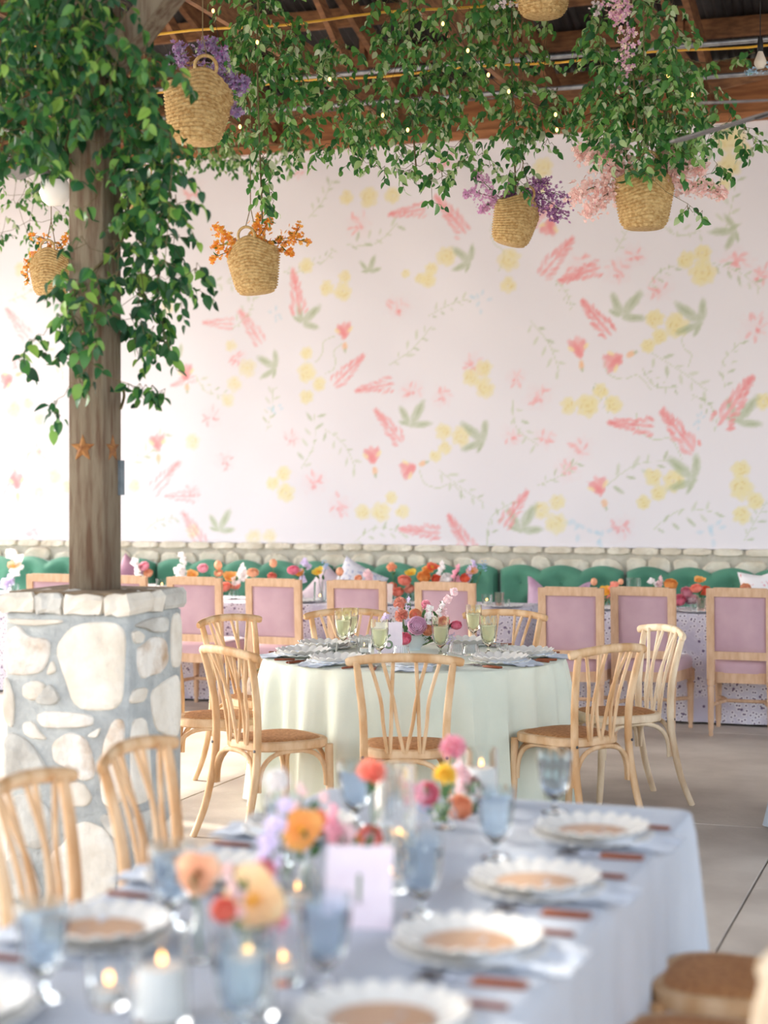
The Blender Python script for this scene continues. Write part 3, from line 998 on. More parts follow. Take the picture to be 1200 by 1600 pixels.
for u, lab, dt, da in ((85, 'lilac velvet square-back chair half hidden behind the post and pillar cap', 0, 0),
                       (190, 'lilac velvet square-back chair showing one frame corner by the tall candle glass', 0, 0),
                       (306, 'lilac velvet square-back chair whose seat catches sun, next to the pillar cap', 0, 0),
                       (432, 'lilac velvet square-back chair standing behind the handbag chair', 0, -3),
                       (557, 'pale lilac square-back chair behind the tall green goblets', 0, 2),
                       (697, 'lilac velvet square-back chair behind the pink sweet peas', 0, 0),
                       (890, 'lilac velvet square-back chair in front of the notched lilac cushion', -.25, 3),
                       (1010, 'deep lilac square-back chair behind the whitest branch-back chair', -.1, -4),
                       (1157, 'lilac velvet square-back chair standing alone beside the dark floor joint', 0, 0)):
    p = onT(u, 1000, row_t + dt)
    s, t = st(p)
    o = thing('dining_chair', lab, 'chair', W(s, t + .24), R(da), 'lilac chairs along the lace tables')
    inst(LILAC, o)

# ------------------------------------------------------------------ tablecloths
def cloth_mat(name, c1, c2, rough=.8, bump=.12, bs=220, ns=3.0):
    return mat(name, c1, rough, c2, nscale=ns, bump=bump, bscale=bs, sheen=.15)
M_sage = cloth_mat('sage_linen', (224, 226, 208), (210, 216, 200))
M_blue = cloth_mat('dusty_blue_linen', (193, 199, 209), (184, 192, 204))
M_bluep = cloth_mat('pale_blue_linen', (206, 216, 226), (196, 206, 218))

def round_cloth(R0, H, name, M, seed=1, nf=26, flare=.16):
    r = random.Random(seed)
    ph = [r.uniform(0, 6.28) for _ in range(4)]
    n, m = 240, 26
    prof = [(0.0, H), (R0 * .5, H), (R0 * .9, H), (R0 * .985, H - .001), (R0, H - .008)]
    v, f = [], []
    def ring(rad, z):
        return [(rad * math.cos(2 * math.pi * k / n), rad * math.sin(2 * math.pi * k / n), z) for k in range(n)]
    v.append((0, 0, H))
    for q in prof[1:]:
        v += ring(*q)
    for j in range(1, m + 1):
        t = j / m
        z = H - .008 - t * (H - .02)
        for k in range(n):
            a = 2 * math.pi * k / n
            w = (.5 * math.sin(nf * a + ph[0] + .8 * math.sin(3 * a + ph[1])) + .3 * math.sin(nf * .62 * a + ph[2]) + .25 * math.sin(7 * a + ph[3]))
            fold = .068 * t ** .5 * (w + .35 * (1 - abs(math.sin(nf * .5 * a + ph[2]))) ** 3)
            rad = R0 + flare * t * (.55 + .45 * t) * .62 + fold + .012 * min(1, t * 6)
            v.append((rad * math.cos(a), rad * math.sin(a), z))
    rows = 4 + m
    for k in range(n):
        f.append((0, 1 + k, 1 + (k + 1) % n))
    for q in range(rows - 1):
        for k in range(n):
            j = (k + 1) % n
            f.append((1 + q * n + k, 1 + q * n + n + k, 1 + q * n + n + j, 1 + q * n + j))
    return MB().add(v, f).mesh(name, M)
TZ = 0.76
o = link('tablecloth', round_cloth(.775, TZ, 'tablecloth', M_sage, 4, flare=.06))
o.location = TC
tag(o, 'pale sage linen cloth falling in folds from the round table to the floor', 'tablecloth')
o = link('tablecloth', round_cloth(.75, .755, 'tablecloth', M_bluep, 9))
o.location = V(2.68, 7.95)
tag(o, 'pale blue-white round tablecloth edge reaching over the floor beside the dark joint', 'tablecloth')

def box_cloth(w, d, H, M, name, drop=.02, amp=.018, seed=1, step=.03, corner=.05):
    """a cloth over a rectangular table, centred, folds in the skirt and soft corners"""
    r = random.Random(seed)
    ph = [r.uniform(0, 6.28) for _ in range(4)]
    per = []
    def seg(x0, y0, x1, y1):
        L = math.hypot(x1 - x0, y1 - y0)
        k = max(2, int(L / step))
        for i in range(k):
            per.append((x0 + (x1 - x0) * i / k, y0 + (y1 - y0) * i / k, (y1 - y0) / L, -(x1 - x0) / L))
    def arc(cx, cy, a0):
        for i in range(8):
            a = a0 + (math.pi / 2) * i / 8
            per.append((cx + corner * math.cos(a), cy + corner * math.sin(a), math.cos(a), math.sin(a)))
    c = corner
    hw, hd = w / 2, d / 2
    seg(-hw + c, -hd, hw - c, -hd); arc(hw - c, -hd + c, -math.pi / 2)
    seg(hw, -hd + c, hw, hd - c); arc(hw - c, hd - c, 0)
    seg(hw - c, hd, -hw + c, hd); arc(-hw + c, hd - c, math.pi / 2)
    seg(-hw, hd - c, -hw, -hd + c); arc(-hw + c, -hd + c, math.pi)
    n = len(per)
    L = 0.0
    acc = []
    for i in range(n):
        acc.append(L)
        L += math.hypot(per[(i + 1) % n][0] - per[i][0], per[(i + 1) % n][1] - per[i][1])
    v, f = [], []
    m = 14
    for k, z in ((.93, H), (.99, H), (1.0, H - .004)):
        for p in per:
            v.append((p[0] - p[2] * (1 - k) * .6, p[1] - p[3] * (1 - k) * .6, z))
    for j in range(1, m + 1):
        t = j / m
        z = H - .004 - t * (H - drop)
        for i, p in enumerate(per):
            a = acc[i]
            w_ = math.sin(a * 34 + ph[0] + 1.3 * math.sin(a * 3.1)) * .5 + math.sin(a * 19 + ph[1]) * .4 + math.sin(a * 7 + ph[2]) * .3
            cr = min(abs(abs(p[0]) - hw), 9) + min(abs(abs(p[1]) - hd), 9)
            ck = math.exp(-(cr / .16) ** 2)
            off = .006 + amp * t ** .7 * (w_ + .5) + ck * .07 * t
            v.append((p[0] + p[2] * off, p[1] + p[3] * off, z))
    for q in range(m + 2):
        for i in range(n):
            j = (i + 1) % n
            f.append((q * n + i, q * n + n + i, q * n + n + j, q * n + j))
    f.append(tuple(range(n)))
    return MB().add(v, f).mesh(name, M)
# blue table
BS0, BS1, BT0, BT1 = -1.83, -0.757, 1.75, 4.765
o = link('tablecloth', box_cloth(BS1 - BS0, BT1 - BT0, TZ, M_blue, 'tablecloth', amp=.022, seed=5))
o.location = W((BS0 + BS1) / 2, (BT0 + BT1) / 2)
tag(o, 'dusty blue linen cloth on the long table set with scalloped plates', 'tablecloth')

# lace cloths
def lace():
    m = bpy.data.materials.new('eyelet_lace')
    m.use_nodes = True
    N, L = m.node_tree.nodes, m.node_tree.links
    b = N['Principled BSDF']
    b.inputs['Roughness'].default_value = .9
    tc = N.new('ShaderNodeTexCoord')
    sp_ = N.new('ShaderNodeSeparateXYZ')
    L.new(tc.outputs['Object'], sp_.inputs[0])
    def lincomb(i, k):
        q = N.new('ShaderNodeMath')
        q.operation = 'MULTIPLY_ADD'
        q.inputs[1].default_value = k
        L.new(sp_.outputs[1], q.inputs[0])
        L.new(sp_.outputs[i], q.inputs[2])
        return q.outputs[0]
    cb_ = N.new('ShaderNodeCombineXYZ')          # unrolls every side of the cloth onto one plane
    L.new(lincomb(0, .6), cb_.inputs[0])
    L.new(lincomb(2, .8), cb_.inputs[1])
    def vor(scale, rnd=.9):
        x = N.new('ShaderNodeTexVoronoi')
        x.voronoi_dimensions = '2D'
        x.inputs['Scale'].default_value = scale
        x.inputs['Randomness'].default_value = rnd
        L.new(cb_.outputs[0], x.inputs['Vector'])
        return x.outputs['Distance']
    def ramp(src, a, ca, c, cc):
        r = N.new('ShaderNodeValToRGB')
        r.color_ramp.elements[0].position = a
        r.color_ramp.elements[0].color = ca
        r.color_ramp.elements[1].position = c
        r.color_ramp.elements[1].color = cc
        L.new(src, r.inputs[0])
        return r.outputs[0]
    def mix(fac, a, c):
        x = N.new('ShaderNodeMix')
        x.data_type = 'RGBA'
        L.new(fac, x.inputs[0])
        for s, i in ((a, 6), (c, 7)):
            if isinstance(s, tuple):
                x.inputs[i].default_value = s
            else:
                L.new(s, x.inputs[i])
        return x.outputs[2]
    white, lil, dark = lin((236, 232, 236)) + (1,), lin((200, 194, 210)) + (1,), lin((112, 94, 124)) + (1,)
    K, O = (0, 0, 0, 1), (1, 1, 1, 1)
    petals = ramp(vor(30), .34, O, .46, K)
    holes = ramp(vor(30), .15, O, .22, K)
    big = ramp(vor(8), .06, O, .09, K)
    nz = N.new('ShaderNodeTexNoise')
    nz.inputs['Scale'].default_value = 5
    L.new(tc.outputs['Object'], nz.inputs['Vector'])
    patch = ramp(nz.outputs[0], .36, K, .46, O)
    fm_ = N.new('ShaderNodeMath')
    fm_.operation = 'MULTIPLY'
    fm_.inputs[1].default_value = .35
    L.new(patch, fm_.inputs[0])
    c0 = mix(fm_.outputs[0], lil, white)
    c1 = c0
    pm_ = N.new('ShaderNodeMath')
    pm_.operation = 'MULTIPLY'
    L.new(petals, pm_.inputs[0])
    L.new(patch, pm_.inputs[1])
    c2 = mix(pm_.outputs[0], c1, white)
    mm = N.new('ShaderNodeMath')
    mm.operation = 'MULTIPLY'
    L.new(holes, mm.inputs[0])
    L.new(patch, mm.inputs[1])
    c3 = mix(mm.outputs[0], c2, dark)
    c4 = mix(big, c3, dark)
    L.new(c4, b.inputs['Base Color'])
    bp = N.new('ShaderNodeBump')
    bp.inputs['Strength'].default_value = .3
    bp.inputs['Distance'].default_value = .004
    L.new(petals, bp.inputs['Height'])
    L.new(bp.outputs[0], b.inputs['Normal'])
    return m
M_lace = lace()
LT0, LT1, LZ = 11.81, 12.50, .745
for a, b, lab in ((-9.0, -6.12, 'white and lilac eyelet lace cloth on the banquet table beyond the pillar'),
                  (-5.92, -3.12, 'white and lilac eyelet lace cloth on the banquet table behind the sage table'),
                  (-2.74, 0.3, 'lilac eyelet lace cloth on the banquet table ending by the notched cushion')):
    o = link('lace_tablecloth', box_cloth(b - a, LT1 - LT0, LZ, M_lace, 'lace_tablecloth', amp=.012, seed=int(-a)))
    o.location = W((a + b) / 2, (LT0 + LT1) / 2)
    tag(o, lab, 'tablecloth', 'lace tablecloths')

# ------------------------------------------------------------------ green buttoned banquettes along the wall
def banquette(s0, s1, lab, arch_end=False):
    w = s1 - s0
    root = thing('banquette', lab, 'banquette', W((s0 + s1) / 2, 13.0), 0, 'green velvet banquettes')
    hw = w / 2
    per = .33
    k = max(1, round(w / per))
    per = w / k
    def top(x):
        q = ((x + hw) / per) % 1.0
        return .955 + .045 * math.sin(math.pi * q) ** .8
    nb = k
    btn = []
    for r_, z in enumerate((.86, .70, .54)):
        for i in range(nb + 1):
            x = -hw + (i + (.5 if r_ % 2 == 0 else 0)) * per
            if -hw + .05 < x < hw - .05:
                btn.append((x, z))
    def fn(a, b):
        x = -hw + w * a
        z = .40 + (top(x) - .40) * b
        d = min(math.hypot(x - p[0], z - p[1]) for p in btn)
        e_ = min(1, min(b, 1 - b) * 9, (hw - abs(x)) / .03)
        bulge = .075 * (1 - math.exp(-(d / .085) ** 1.3)) * max(0, e_) ** .5
        return (x, .11 - bulge, z)
    back = MB().grid(fn, k * 14, 26)
    def rear(a, b):
        x = -hw + w * a
        p = top(x)
        return (x, .11 + .1 * b, p - .02 * b)
    back.grid(rear, k * 14, 2)
    back.box(-hw, hw, .12, .22, .1, .93)
    bk = part('backrest', back, M_green, root)
    me = MB().ball((0, 0, 0), .014, .009, .014, 10, 6).mesh('button', M_green)
    for x, z in btn:
        o = link('button', me, bk)
        o.location = (x, .105, z)
    part('seat', MB().box(-hw, hw, -.38, .06, .33, .47, bev=.03), M_green, root)
    part('base', MB().box(-hw + .02, hw - .02, -.36, .2, .0, .33), M_dark, root, False)
for a, b, lab in ((-9.0, -6.6, 'green buttoned velvet banquette with scalloped top, beyond the post'),
                  (-6.58, -5.0, 'green buttoned velvet banquette with scalloped top, behind the sunlit lilac chairs'),
                  (-4.98, -3.62, 'green buttoned velvet banquette with scalloped top, behind the orange flowers'),
                  (-3.60, -2.62, 'short green velvet banquette with a high rounded back behind the lilac cushion'),
                  (-2.60, 0.3, 'green buttoned velvet banquette with scalloped top, beside the floral cushion')):
    banquette(a, b, lab)

# ------------------------------------------------------------------ cushions on the banquettes
def cushion(w, h, d, M, notch=0.0, n=18):
    def fn(sg):
        def g(a, b):
            x = (a - .5) * 2
            z = (b - .5) * 2
            e_ = max(0, (1 - abs(x) ** 2.2)) ** .5 * max(0, (1 - abs(z) ** 2.2)) ** .5
            px = x * w / 2 * (1 - .10 * (1 - z * z) * abs(x))
            pz = z * h / 2 * (1 - .10 * (1 - x * x) * abs(z))
            if z > 0:
                pz -= notch * (1 - min(1, abs(x) / .85)) * z
            return (px if sg > 0 else -px, sg * d / 2 * e_, pz)
        return g
    m = MB().grid(fn(-1), n, n)
    m.grid(lambda a, b: (lambda p: (p[0], p[1], p[2]))(fn(1)(a, b)), n, n)
    return m
M_lilcush = mat('lilac_cushion', (206, 168, 190), .65, (170, 122, 150), nscale=5, sheen=.6, bump=.15, bscale=18, lo=.4, hi=.7)
M_mauve = mat('mauve_cushion', (168, 122, 140), .7, (150, 104, 124), nscale=5, sheen=.5)
M_blush = mat('blush_cushion', (222, 202, 206), .75, (206, 184, 192), nscale=12, sheen=.3)
M_flcush = mat('floral_cushion', (238, 232, 232), .8, (226, 120, 130), nscale=14, lo=.6, hi=.66, detail=2)
M_sprig = mat('sprigged_cushion', (224, 220, 224), .8, (168, 170, 196), nscale=40, lo=.55, hi=.62, detail=2)
for u, v, w, h, M, notch, rot, tilt, lab in (
        (868, 955, .50, .50, M_lilcush, .12, 4, -12, 'large lilac velvet cushion with a chopped notch between the lace tables'),
        (200, 905, .30, .34, M_mauve, .0, 30, -15, 'mauve cushion corner showing beside the post'),
        (512, 925, .34, .34, M_blush, .0, 38, -12, 'blush cushion standing on its corner behind the clear bud vase'),
        (558, 915, .40, .34, M_sprig, .0, 26, -14, 'pale sprigged cushion tipped against the green banquette'),
        (1192, 925, .34, .34, M_flcush, .03, -8, -14, 'white cushion with a pink flower against the green banquette')):
    p = onT(u, v, 12.90)
    o = part('cushion', cushion(w, h, .16, M, notch), M, None)
    o.location = p
    o.rotation_euler = (R(tilt), R(rot), 0)
    tag(o, lab, 'cushion', 'cushions on the banquettes')

# ------------------------------------------------------------------ tableware
M_china = mat('white_china', (240, 235, 226), .25, (232, 228, 220), nscale=6)
M_chinab = mat('blue_white_china', (234, 232, 228), .3, (226, 225, 222), nscale=6)
M_tan = mat('tan_well', (222, 182, 148), .3, (208, 164, 128), nscale=8)  # tan tone for the middle of the top plates
M_napkin = mat('blue_napkin', (226, 231, 238), .85, (214, 222, 234), nscale=9, bump=.2, bscale=90)
M_wood = mat('cutlery_wood', (150, 82, 50), .45, (122, 62, 36), nscale=30, stretch=(8, 1, 1))
M_metal = mat('cutlery_steel', (190, 190, 194), .25, (170, 170, 176), nscale=30, metal=1.0)
M_gclear = mat('clear_glass', (250, 252, 252), .03, trans=1.0, ior=1.3)
M_gblue = mat('blue_glass', (232, 242, 249), .03, trans=1.0, ior=1.33)
M_ggreen = mat('green_glass', (247, 249, 234), .03, trans=1.0, ior=1.33)
M_gpink = mat('pink_glass', (250, 232, 226), .03, trans=1.0, ior=1.33)
M_drink = mat('pale_drink', (252, 252, 232), .1, (249, 249, 224), nscale=10, trans=.5, ior=1.33)
M_wax = mat('white_wax', (244, 240, 234), .5, (236, 232, 226), nscale=5)
M_flame = mat('candle_flame', (255, 190, 110), .5, emit=5.0)
M_wick = mat('candle_wick', (40, 34, 30), .9, (30, 26, 22), nscale=20)
M_bowl = mat('white_bowl', (222, 228, 228), .35, (212, 220, 222), nscale=6)
M_card = mat('pink_card', (238, 224, 230), .8, (232, 216, 224), nscale=20)
M_cardp = mat('peach_card', (240, 216, 204), .8, (232, 206, 194), nscale=20)
M_ink = mat('green_ink', (132, 146, 120), .7, (118, 134, 108), nscale=20)
M_inkp = mat('pink_ink', (206, 150, 140), .7, (196, 140, 130), nscale=20)

def wavy(r, z0, h, lobes=22, amp=.035, dz=.004, foot=.6):
    """a scalloped plate: flat well, flared fluted rim"""
    prof = [(0.0, z0 + .0), (r * foot, z0 + .0), (r * (foot + .04), z0 + .004), (r * .97, z0 + h - .006), (r, z0 + h - .002), (r * .99, z0 + h), (r * .95, z0 + h - .003),
            (r * (foot + .06), z0 + .010), (r * foot, z0 + .006), (0.0, z0 + .006)]
    ks = [0, 0, .2, .9, 1, 1, .9, .2, 0, 0]
    def wave(i, a):
        w = abs(math.sin(a * lobes / 2)) * 2 - 1.2
        return 1 + amp * ks[i] * w, dz * ks[i] * w
    return MB().lathe(prof, lobes * 6, wave)
ME_BIG = wavy(.152, 0, .020).mesh('plate', M_chinab)
ME_SMALL = wavy(.140, 0, .030, 20, .035, .005, .62).mesh('plate', M_china)
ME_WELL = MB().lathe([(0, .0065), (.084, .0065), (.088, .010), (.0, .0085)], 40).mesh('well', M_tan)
def napkin_mesh(seed):
    r = random.Random(seed)
    ph = r.uniform(0, 6)
    def fn(a, b):
        x = (a - .5) * .22
        y = -.02 - b * .20
        z = .022 - .019 * b ** 1.5 + .004 * math.sin(a * 13 + ph) * (.3 + b) + .002 * math.sin(b * 20 + a * 4)
        return (x * (1 - .25 * b + .1 * math.sin(ph + b * 3)), y, max(z, .0035))
    m = MB().grid(fn, 20, 12)
    m.grid(lambda a, b: (lambda p: (p[0], p[1], max(p[2] - .004, .001)))(fn(1 - a, b)), 20, 12)
    return m.mesh('napkin', M_napkin)
ME_NAP = [napkin_mesh(k) for k in range(3)]
def knife_spec():
    h = MB().box(-.007, .007, -.105, .0, .001, .011, bev=.0035).mesh('handle', M_wood)
    b = MB().add([(-.007, 0, .003), (.007, 0, .003), (.009, .06, .003), (.006, .11, .003), (-.006, .118, .003), (-.007, 0, .0055), (.007, 0, .0055), (.009, .06, .0048), (.006, .11, .0045), (-.006, .118, .0045)],
                 [(4, 3, 2, 1, 0), (5, 6, 7, 8, 9), (0, 1, 6, 5), (1, 2, 7, 6), (2, 3, 8, 7), (3, 4, 9, 8), (4, 0, 5, 9)]).mesh('blade', M_metal, False)
    return [('handle', h), ('blade', b)]
def fork_spec():
    h = MB().box(-.0065, .0065, -.105, .0, .001, .011, bev=.0035).mesh('handle', M_wood)
    m = MB().tube([(0, 0, .006), (0, .03, .006), (0, .05, .007)], [.003, .003, .006], 6)
    m.box(-.011, .011, .05, .062, .006, .009)
    for x in (-.009, -.003, .003, .009):
        m.tube([(x, .06, .0075), (x, .085, .008), (x, .105, .006)], [.002, .002, .0012], 5)
    return [('handle', h), ('tines', m.mesh('tines', M_metal))]
KNIFE, FORK = knife_spec(), fork_spec()
def setting(p, ang, z, where, spot, tan=False, k=0, cut=True):
    """a place laid at p; ang: direction from plate to sitter (radians)"""
    d = Vector((math.cos(ang), math.sin(ang), 0))
    sx = Vector((-d.y, d.x, 0))
    rz = ang + math.pi / 2          # local -Y points to the sitter
    p = Vector((p[0], p[1], z))
    o = link('plate', ME_BIG)
    o.location = p + Vector((0, 0, .001))
    tag(o, 'blue-white scalloped underplate ' + spot, 'plate', 'dinner plates ' + where)
    r = thing('plate', ('white scalloped top plate with tan well ' if tan else 'white scalloped top plate ') + spot, 'plate', p + Vector((0, 0, .012 if not tan else .014)), rz, 'top plates ' + where)
    link('rim', ME_SMALL, r)
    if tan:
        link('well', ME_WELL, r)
    n = link('napkin', ME_NAP[k % 3])
    n.location = p
    n.rotation_euler = (0, 0, rz)
    tag(n, 'pale blue folded napkin under the plates ' + spot, 'napkin', 'napkins ' + where)
    if cut:
        for name, sp, off, lab in (('knife', KNIFE, -.185, 'brown-handled steel knife '), ('fork', FORK, .175, 'brown-handled inner fork '), ('fork', FORK, .20, 'brown-handled outer fork ')):
            q = p + sx * -off + d * .06
            t = thing(name, lab + spot, name, q, rz + (.06 if off > .19 else -.03), name + ' laid ' + where)
            inst(sp, t)

# round table: one place per chair
for k, a in enumerate((268, 228, 188, 146, 112, 60, -8, -44)):
    a = R(a) + TH
    setting(TC + Vector((math.cos(a), math.sin(a), 0)) * .575, a, TZ, 'on the sage table', ('before the square-on chair at the sage table', 'before the chair with the sunlit foot, sage table', 'before the pillar-side chair, sage table', 'before the handbag chair, sage table', 'across the sage table behind the green goblets', 'across the sage table by the lilac-cushion chair', 'before the whitest chair, sage table', 'before the half-turned chair, sage table')[k], k=k)
# blue table: four places a side
for k, t in enumerate((4.28, 3.70, 3.18, 2.68)):
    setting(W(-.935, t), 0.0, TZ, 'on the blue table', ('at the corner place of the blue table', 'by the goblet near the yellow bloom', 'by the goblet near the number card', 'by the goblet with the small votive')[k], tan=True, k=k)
for k, t in enumerate((4.10, 3.55, 3.03, 2.50)):
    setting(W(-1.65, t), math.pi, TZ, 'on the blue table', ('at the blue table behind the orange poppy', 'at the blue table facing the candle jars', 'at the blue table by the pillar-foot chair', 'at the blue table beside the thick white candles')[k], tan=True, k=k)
# lace tables: a plate before each lilac chair
for u, lab in ((20, 'beyond the pillar'), (100, 'behind the half hidden lilac chair'), (190, 'beside the tall candle glass'), (306, 'before the sunlit lilac chair'), (470, 'between the handbag and goblet chairs'), (550, 'before the pale lilac chair'),
               (625, 'beside the small peach card'), (785, 'near the pink pressed tumbler'), (935, 'between the two deep lilac chairs'), (1020, 'before the deep lilac chair'), (1090, 'beside the coral ranunculus'), (1170, 'before the chair beside the floor joint')):
    p = onT(u, 960, LT0 + .20)
    o = link('plate', ME_BIG)
    o.location = (p.x, p.y, LZ + .001)
    tag(o, 'pale scalloped plate on the lace cloth ' + lab, 'plate', 'plates on the lace tables')

def glass_wall(outer, th=.0028):
    """closed thin-walled profile from an outer profile"""
    inner = [(max(r - th, 0.0005), z + (th if i == 0 else 0)) for i, (r, z) in enumerate(outer)]
    return outer + inner[::-1]
def flute(n, amp):
    return lambda i, a: (1 + amp * math.cos(n * a), 0.0)
def goblet_mesh(M, h=.168, r=.047):
    foot = [(0.0, 0), (.034, 0), (.034, .003), (.012, .008), (.006, .018), (.010, .026), (.006, .034)]
    bowl = [(.014, .040), (.030, .056), (.038, .08), (.042, .11), (.045, .135), (.044, .140), (r, .146), (r, h)]
    inn = [(r - .0025, h), (r - .0025, .148), (.041, .138), (.037, .105), (.030, .075), (.018, .056), (0, .050)]
    k = h / .168
    prof = [(a, b * k) for a, b in foot + bowl + inn]
    def wv(i, a):
        if 7 <= i <= 12:
            return 1 + .05 * abs(math.sin(6 * a)) - .02, 0
        return 1, 0
    return MB().lathe(prof, 48, wv).mesh('goblet', M)
ME_GOB_B, ME_GOB_G = goblet_mesh(M_gblue), goblet_mesh(M_ggreen, .182, .046)
ME_DRINK = MB().lathe([(0, .060), (.012, .062), (.028, .082), (.035, .112), (.0385, .145), (0, .146)], 24).mesh('drink', M_drink)
def tumbler_mesh(M, h=.085, r0=.032, r1=.04, n=18, amp=.03):
    prof = [(0, 0), (r0, 0), (r0 + .001, .004), (r1, h), (r1 - .003, h), (r0 - .003, .010), (0, .009)]
    def wv(i, a):
        return (1 + amp * math.cos(n * a), 0) if 2 <= i <= 3 else (1, 0)
    return MB().lathe(prof, n * 4, wv).mesh('tumbler', M)
ME_TUM = tumbler_mesh(M_gclear)
ME_CUP = tumbler_mesh(M_gclear, .06, .026, .03, 10, .02)
ME_BELL = tumbler_mesh(M_gclear, .055, .046, .036, 24, .025)
ME_PINK = tumbler_mesh(M_gpink, .10, .026, .036, 14, .03)
ME_CYL = tumbler_mesh(M_gclear, .15, .046, .046, 24, .0)
ME_RIB = tumbler_mesh(M_gclear, .21, .047, .049, 28, .03)
ME_CAND = MB().lathe([(0, 0), (.039, 0), (.040, .003), (.040, .083), (.037, .088), (.012, .084), (0, .083)], 28).mesh('wax', M_wax)
ME_VWAX = MB().lathe([(0, 0), (.024, 0), (.024, .022), (0, .021)], 20).mesh('wax', M_wax)
ME_FLAME = MB().lathe([(0, 0), (.004, .004), (.0062, .011), (.004, .021), (0, .032)], 10).mesh('flame', M_flame)
ME_WICK = MB().tube([(0, 0, 0), (0, 0, .012)], .001, 5).mesh('wick', M_wick)
def candle(p, label, group, votive=False):
    c = thing('candle', label, 'candle', p, 0, group)
    link('wax', ME_VWAX if votive else ME_CAND, c)
    z = .021 if votive else .083
    w = link('wick', ME_WICK, c)
    w.location = (0, 0, z)
    f = link('flame', ME_FLAME, c)
    f.scale = (.9, .9, .65)
    f.location = (0, 0, z + .008)
    return c
def put(name, me, p, label, cat, group=None, rz=0.0):
    o = link(name, me)
    o.location = p
    o.rotation_euler = (0, 0, rz)
    return tag(o, label, cat, group)
def goblet(me, p, label, group, drink=False):
    t = thing('goblet', label, 'goblet', p, 0, group)
    link('glass', me, t)
    if drink:
        link('drink', ME_DRINK, t)
    return t

# glasses on the blue table
for s, t, lab in ((-1.11, 4.60, 'pale blue goblet at the far corner place of the blue table'),
                  (-1.11, 4.00, 'pale blue goblet standing by the yellow and pink flowers'),
                  (-1.11, 3.42, 'pale blue goblet standing by the number card'),
                  (-1.11, 2.87, 'pale blue goblet standing next to a small votive, before the card'),
                  (-1.13, 2.55, 'pale blue goblet standing in front of the big orange bloom'),
                  (-1.56, 2.66, 'pale blue goblet near the two white pillar candles'),
                  (-1.56, 3.17, 'pale blue goblet beside the peach poppy'),
                  (-1.56, 3.76, 'pale blue goblet behind the orange poppy'),
                  (-1.56, 4.25, 'pale blue goblet behind the ribbed glass cylinder')):
    goblet(ME_GOB_B, W(s, t, TZ + .001), lab, 'blue goblets')
# candles on the blue table
for u, v, lab in ((253, 1600, 'thick white candle burning in a glass cylinder beside the blue goblet'),
                  (388, 1588, 'thick white candle burning in a glass cylinder under the orange bloom')):
    p = onZ(u, v, TZ)
    put('candle_cylinder', ME_CYL, p + Vector((0, 0, .001)), lab.replace('thick white candle burning in a', 'clear').replace('cylinder', 'cylinder holding a candle'), 'candle glass', 'candle cylinders')
    candle(p + Vector((0, 0, .011)), lab, 'pillar candles')
for u, v, lab in ((465, 1420, 'clear votive cup behind the blue goblet by the card'), (442, 1535, 'clear votive cup next to the thick white candles'),
                  (628, 1350, 'clear votive cup behind the blue goblet by the ribbed cylinder'), (612, 1392, 'clear votive cup at the edge of the number card'),
                  (170, 1572, 'clear votive cup by the napkin and thick candle')):
    p = onZ(u, v, TZ)
    put('votive_cup', ME_TUM, p + Vector((0, 0, .001)), lab, 'votive', 'votive cups on the blue table')
    candle(p + Vector((0, 0, .011)), lab.replace('clear votive cup', 'small lit candle in the votive cup'), 'votive candles on the blue table', True)
p = onS(617, 1300, -1.36)
put('ribbed_cylinder', ME_RIB, Vector((p.x, p.y, TZ + .001)), 'tall ribbed clear glass cylinder among the flowers on the blue table', 'glass')
candle(Vector((p.x, p.y, TZ + .012)), 'small lit candle low inside the tall ribbed cylinder', 'votive candles on the blue table', True)
p = onS(752, 1240, -1.34)
put('candle_cylinder', ME_CYL, Vector((p.x, p.y, TZ + .001)), 'clear glass cylinder with a lit candle behind the pink flowers', 'candle glass', 'candle cylinders')
candle(Vector((p.x, p.y, TZ + .012)), 'thick white candle in the cylinder behind the pink flowers', 'pillar candles')

# number cards with deckled edges
def card(w, h, M, seed):
    r = random.Random(seed)
    pts = []
    n = 10
    for (x0, z0, x1, z1) in ((-w / 2, 0, w / 2, 0), (w / 2, 0, w / 2, h), (w / 2, h, -w / 2, h), (-w / 2, h, -w / 2, 0)):
        for i in range(n):
            t = i / n
            e_ = r.uniform(-.0022, .0022) if i else 0
            nx, nz = (z1 - z0), -(x1 - x0)
            L = math.hypot(nx, nz)
            pts.append((x0 + (x1 - x0) * t + nx / L * e_, z0 + (z1 - z0) * t + (nz / L * e_ if z0 + z1 > 0 else 0)))
    m = len(pts)
    v = [(a, -.0008, b) for a, b in pts] + [(a, .0008, b) for a, b in pts]
    f = [tuple(range(m)), tuple(range(2 * m - 1, m - 1, -1))] + [(i, i + m, (i + 1) % m + m, (i + 1) % m) for i in range(m)]
    return MB().add(v, f).mesh('card', M, False)
def digit(txt, size, M):
    c = bpy.data.curves.new('numeral', 'FONT')
    c.body = txt
    c.size = size
    c.align_x = 'CENTER'
    c.align_y = 'CENTER'
    c.extrude = .0004
    tmp = bpy.data.objects.new('tmp', c)
    COL.objects.link(tmp)
    dg = bpy.context.evaluated_depsgraph_get()
    me = bpy.data.meshes.new_from_object(tmp.evaluated_get(dg))
    bpy.data.objects.remove(tmp)
    bpy.data.curves.remove(c)
    me.materials.clear()
    me.materials.append(M)
    return me
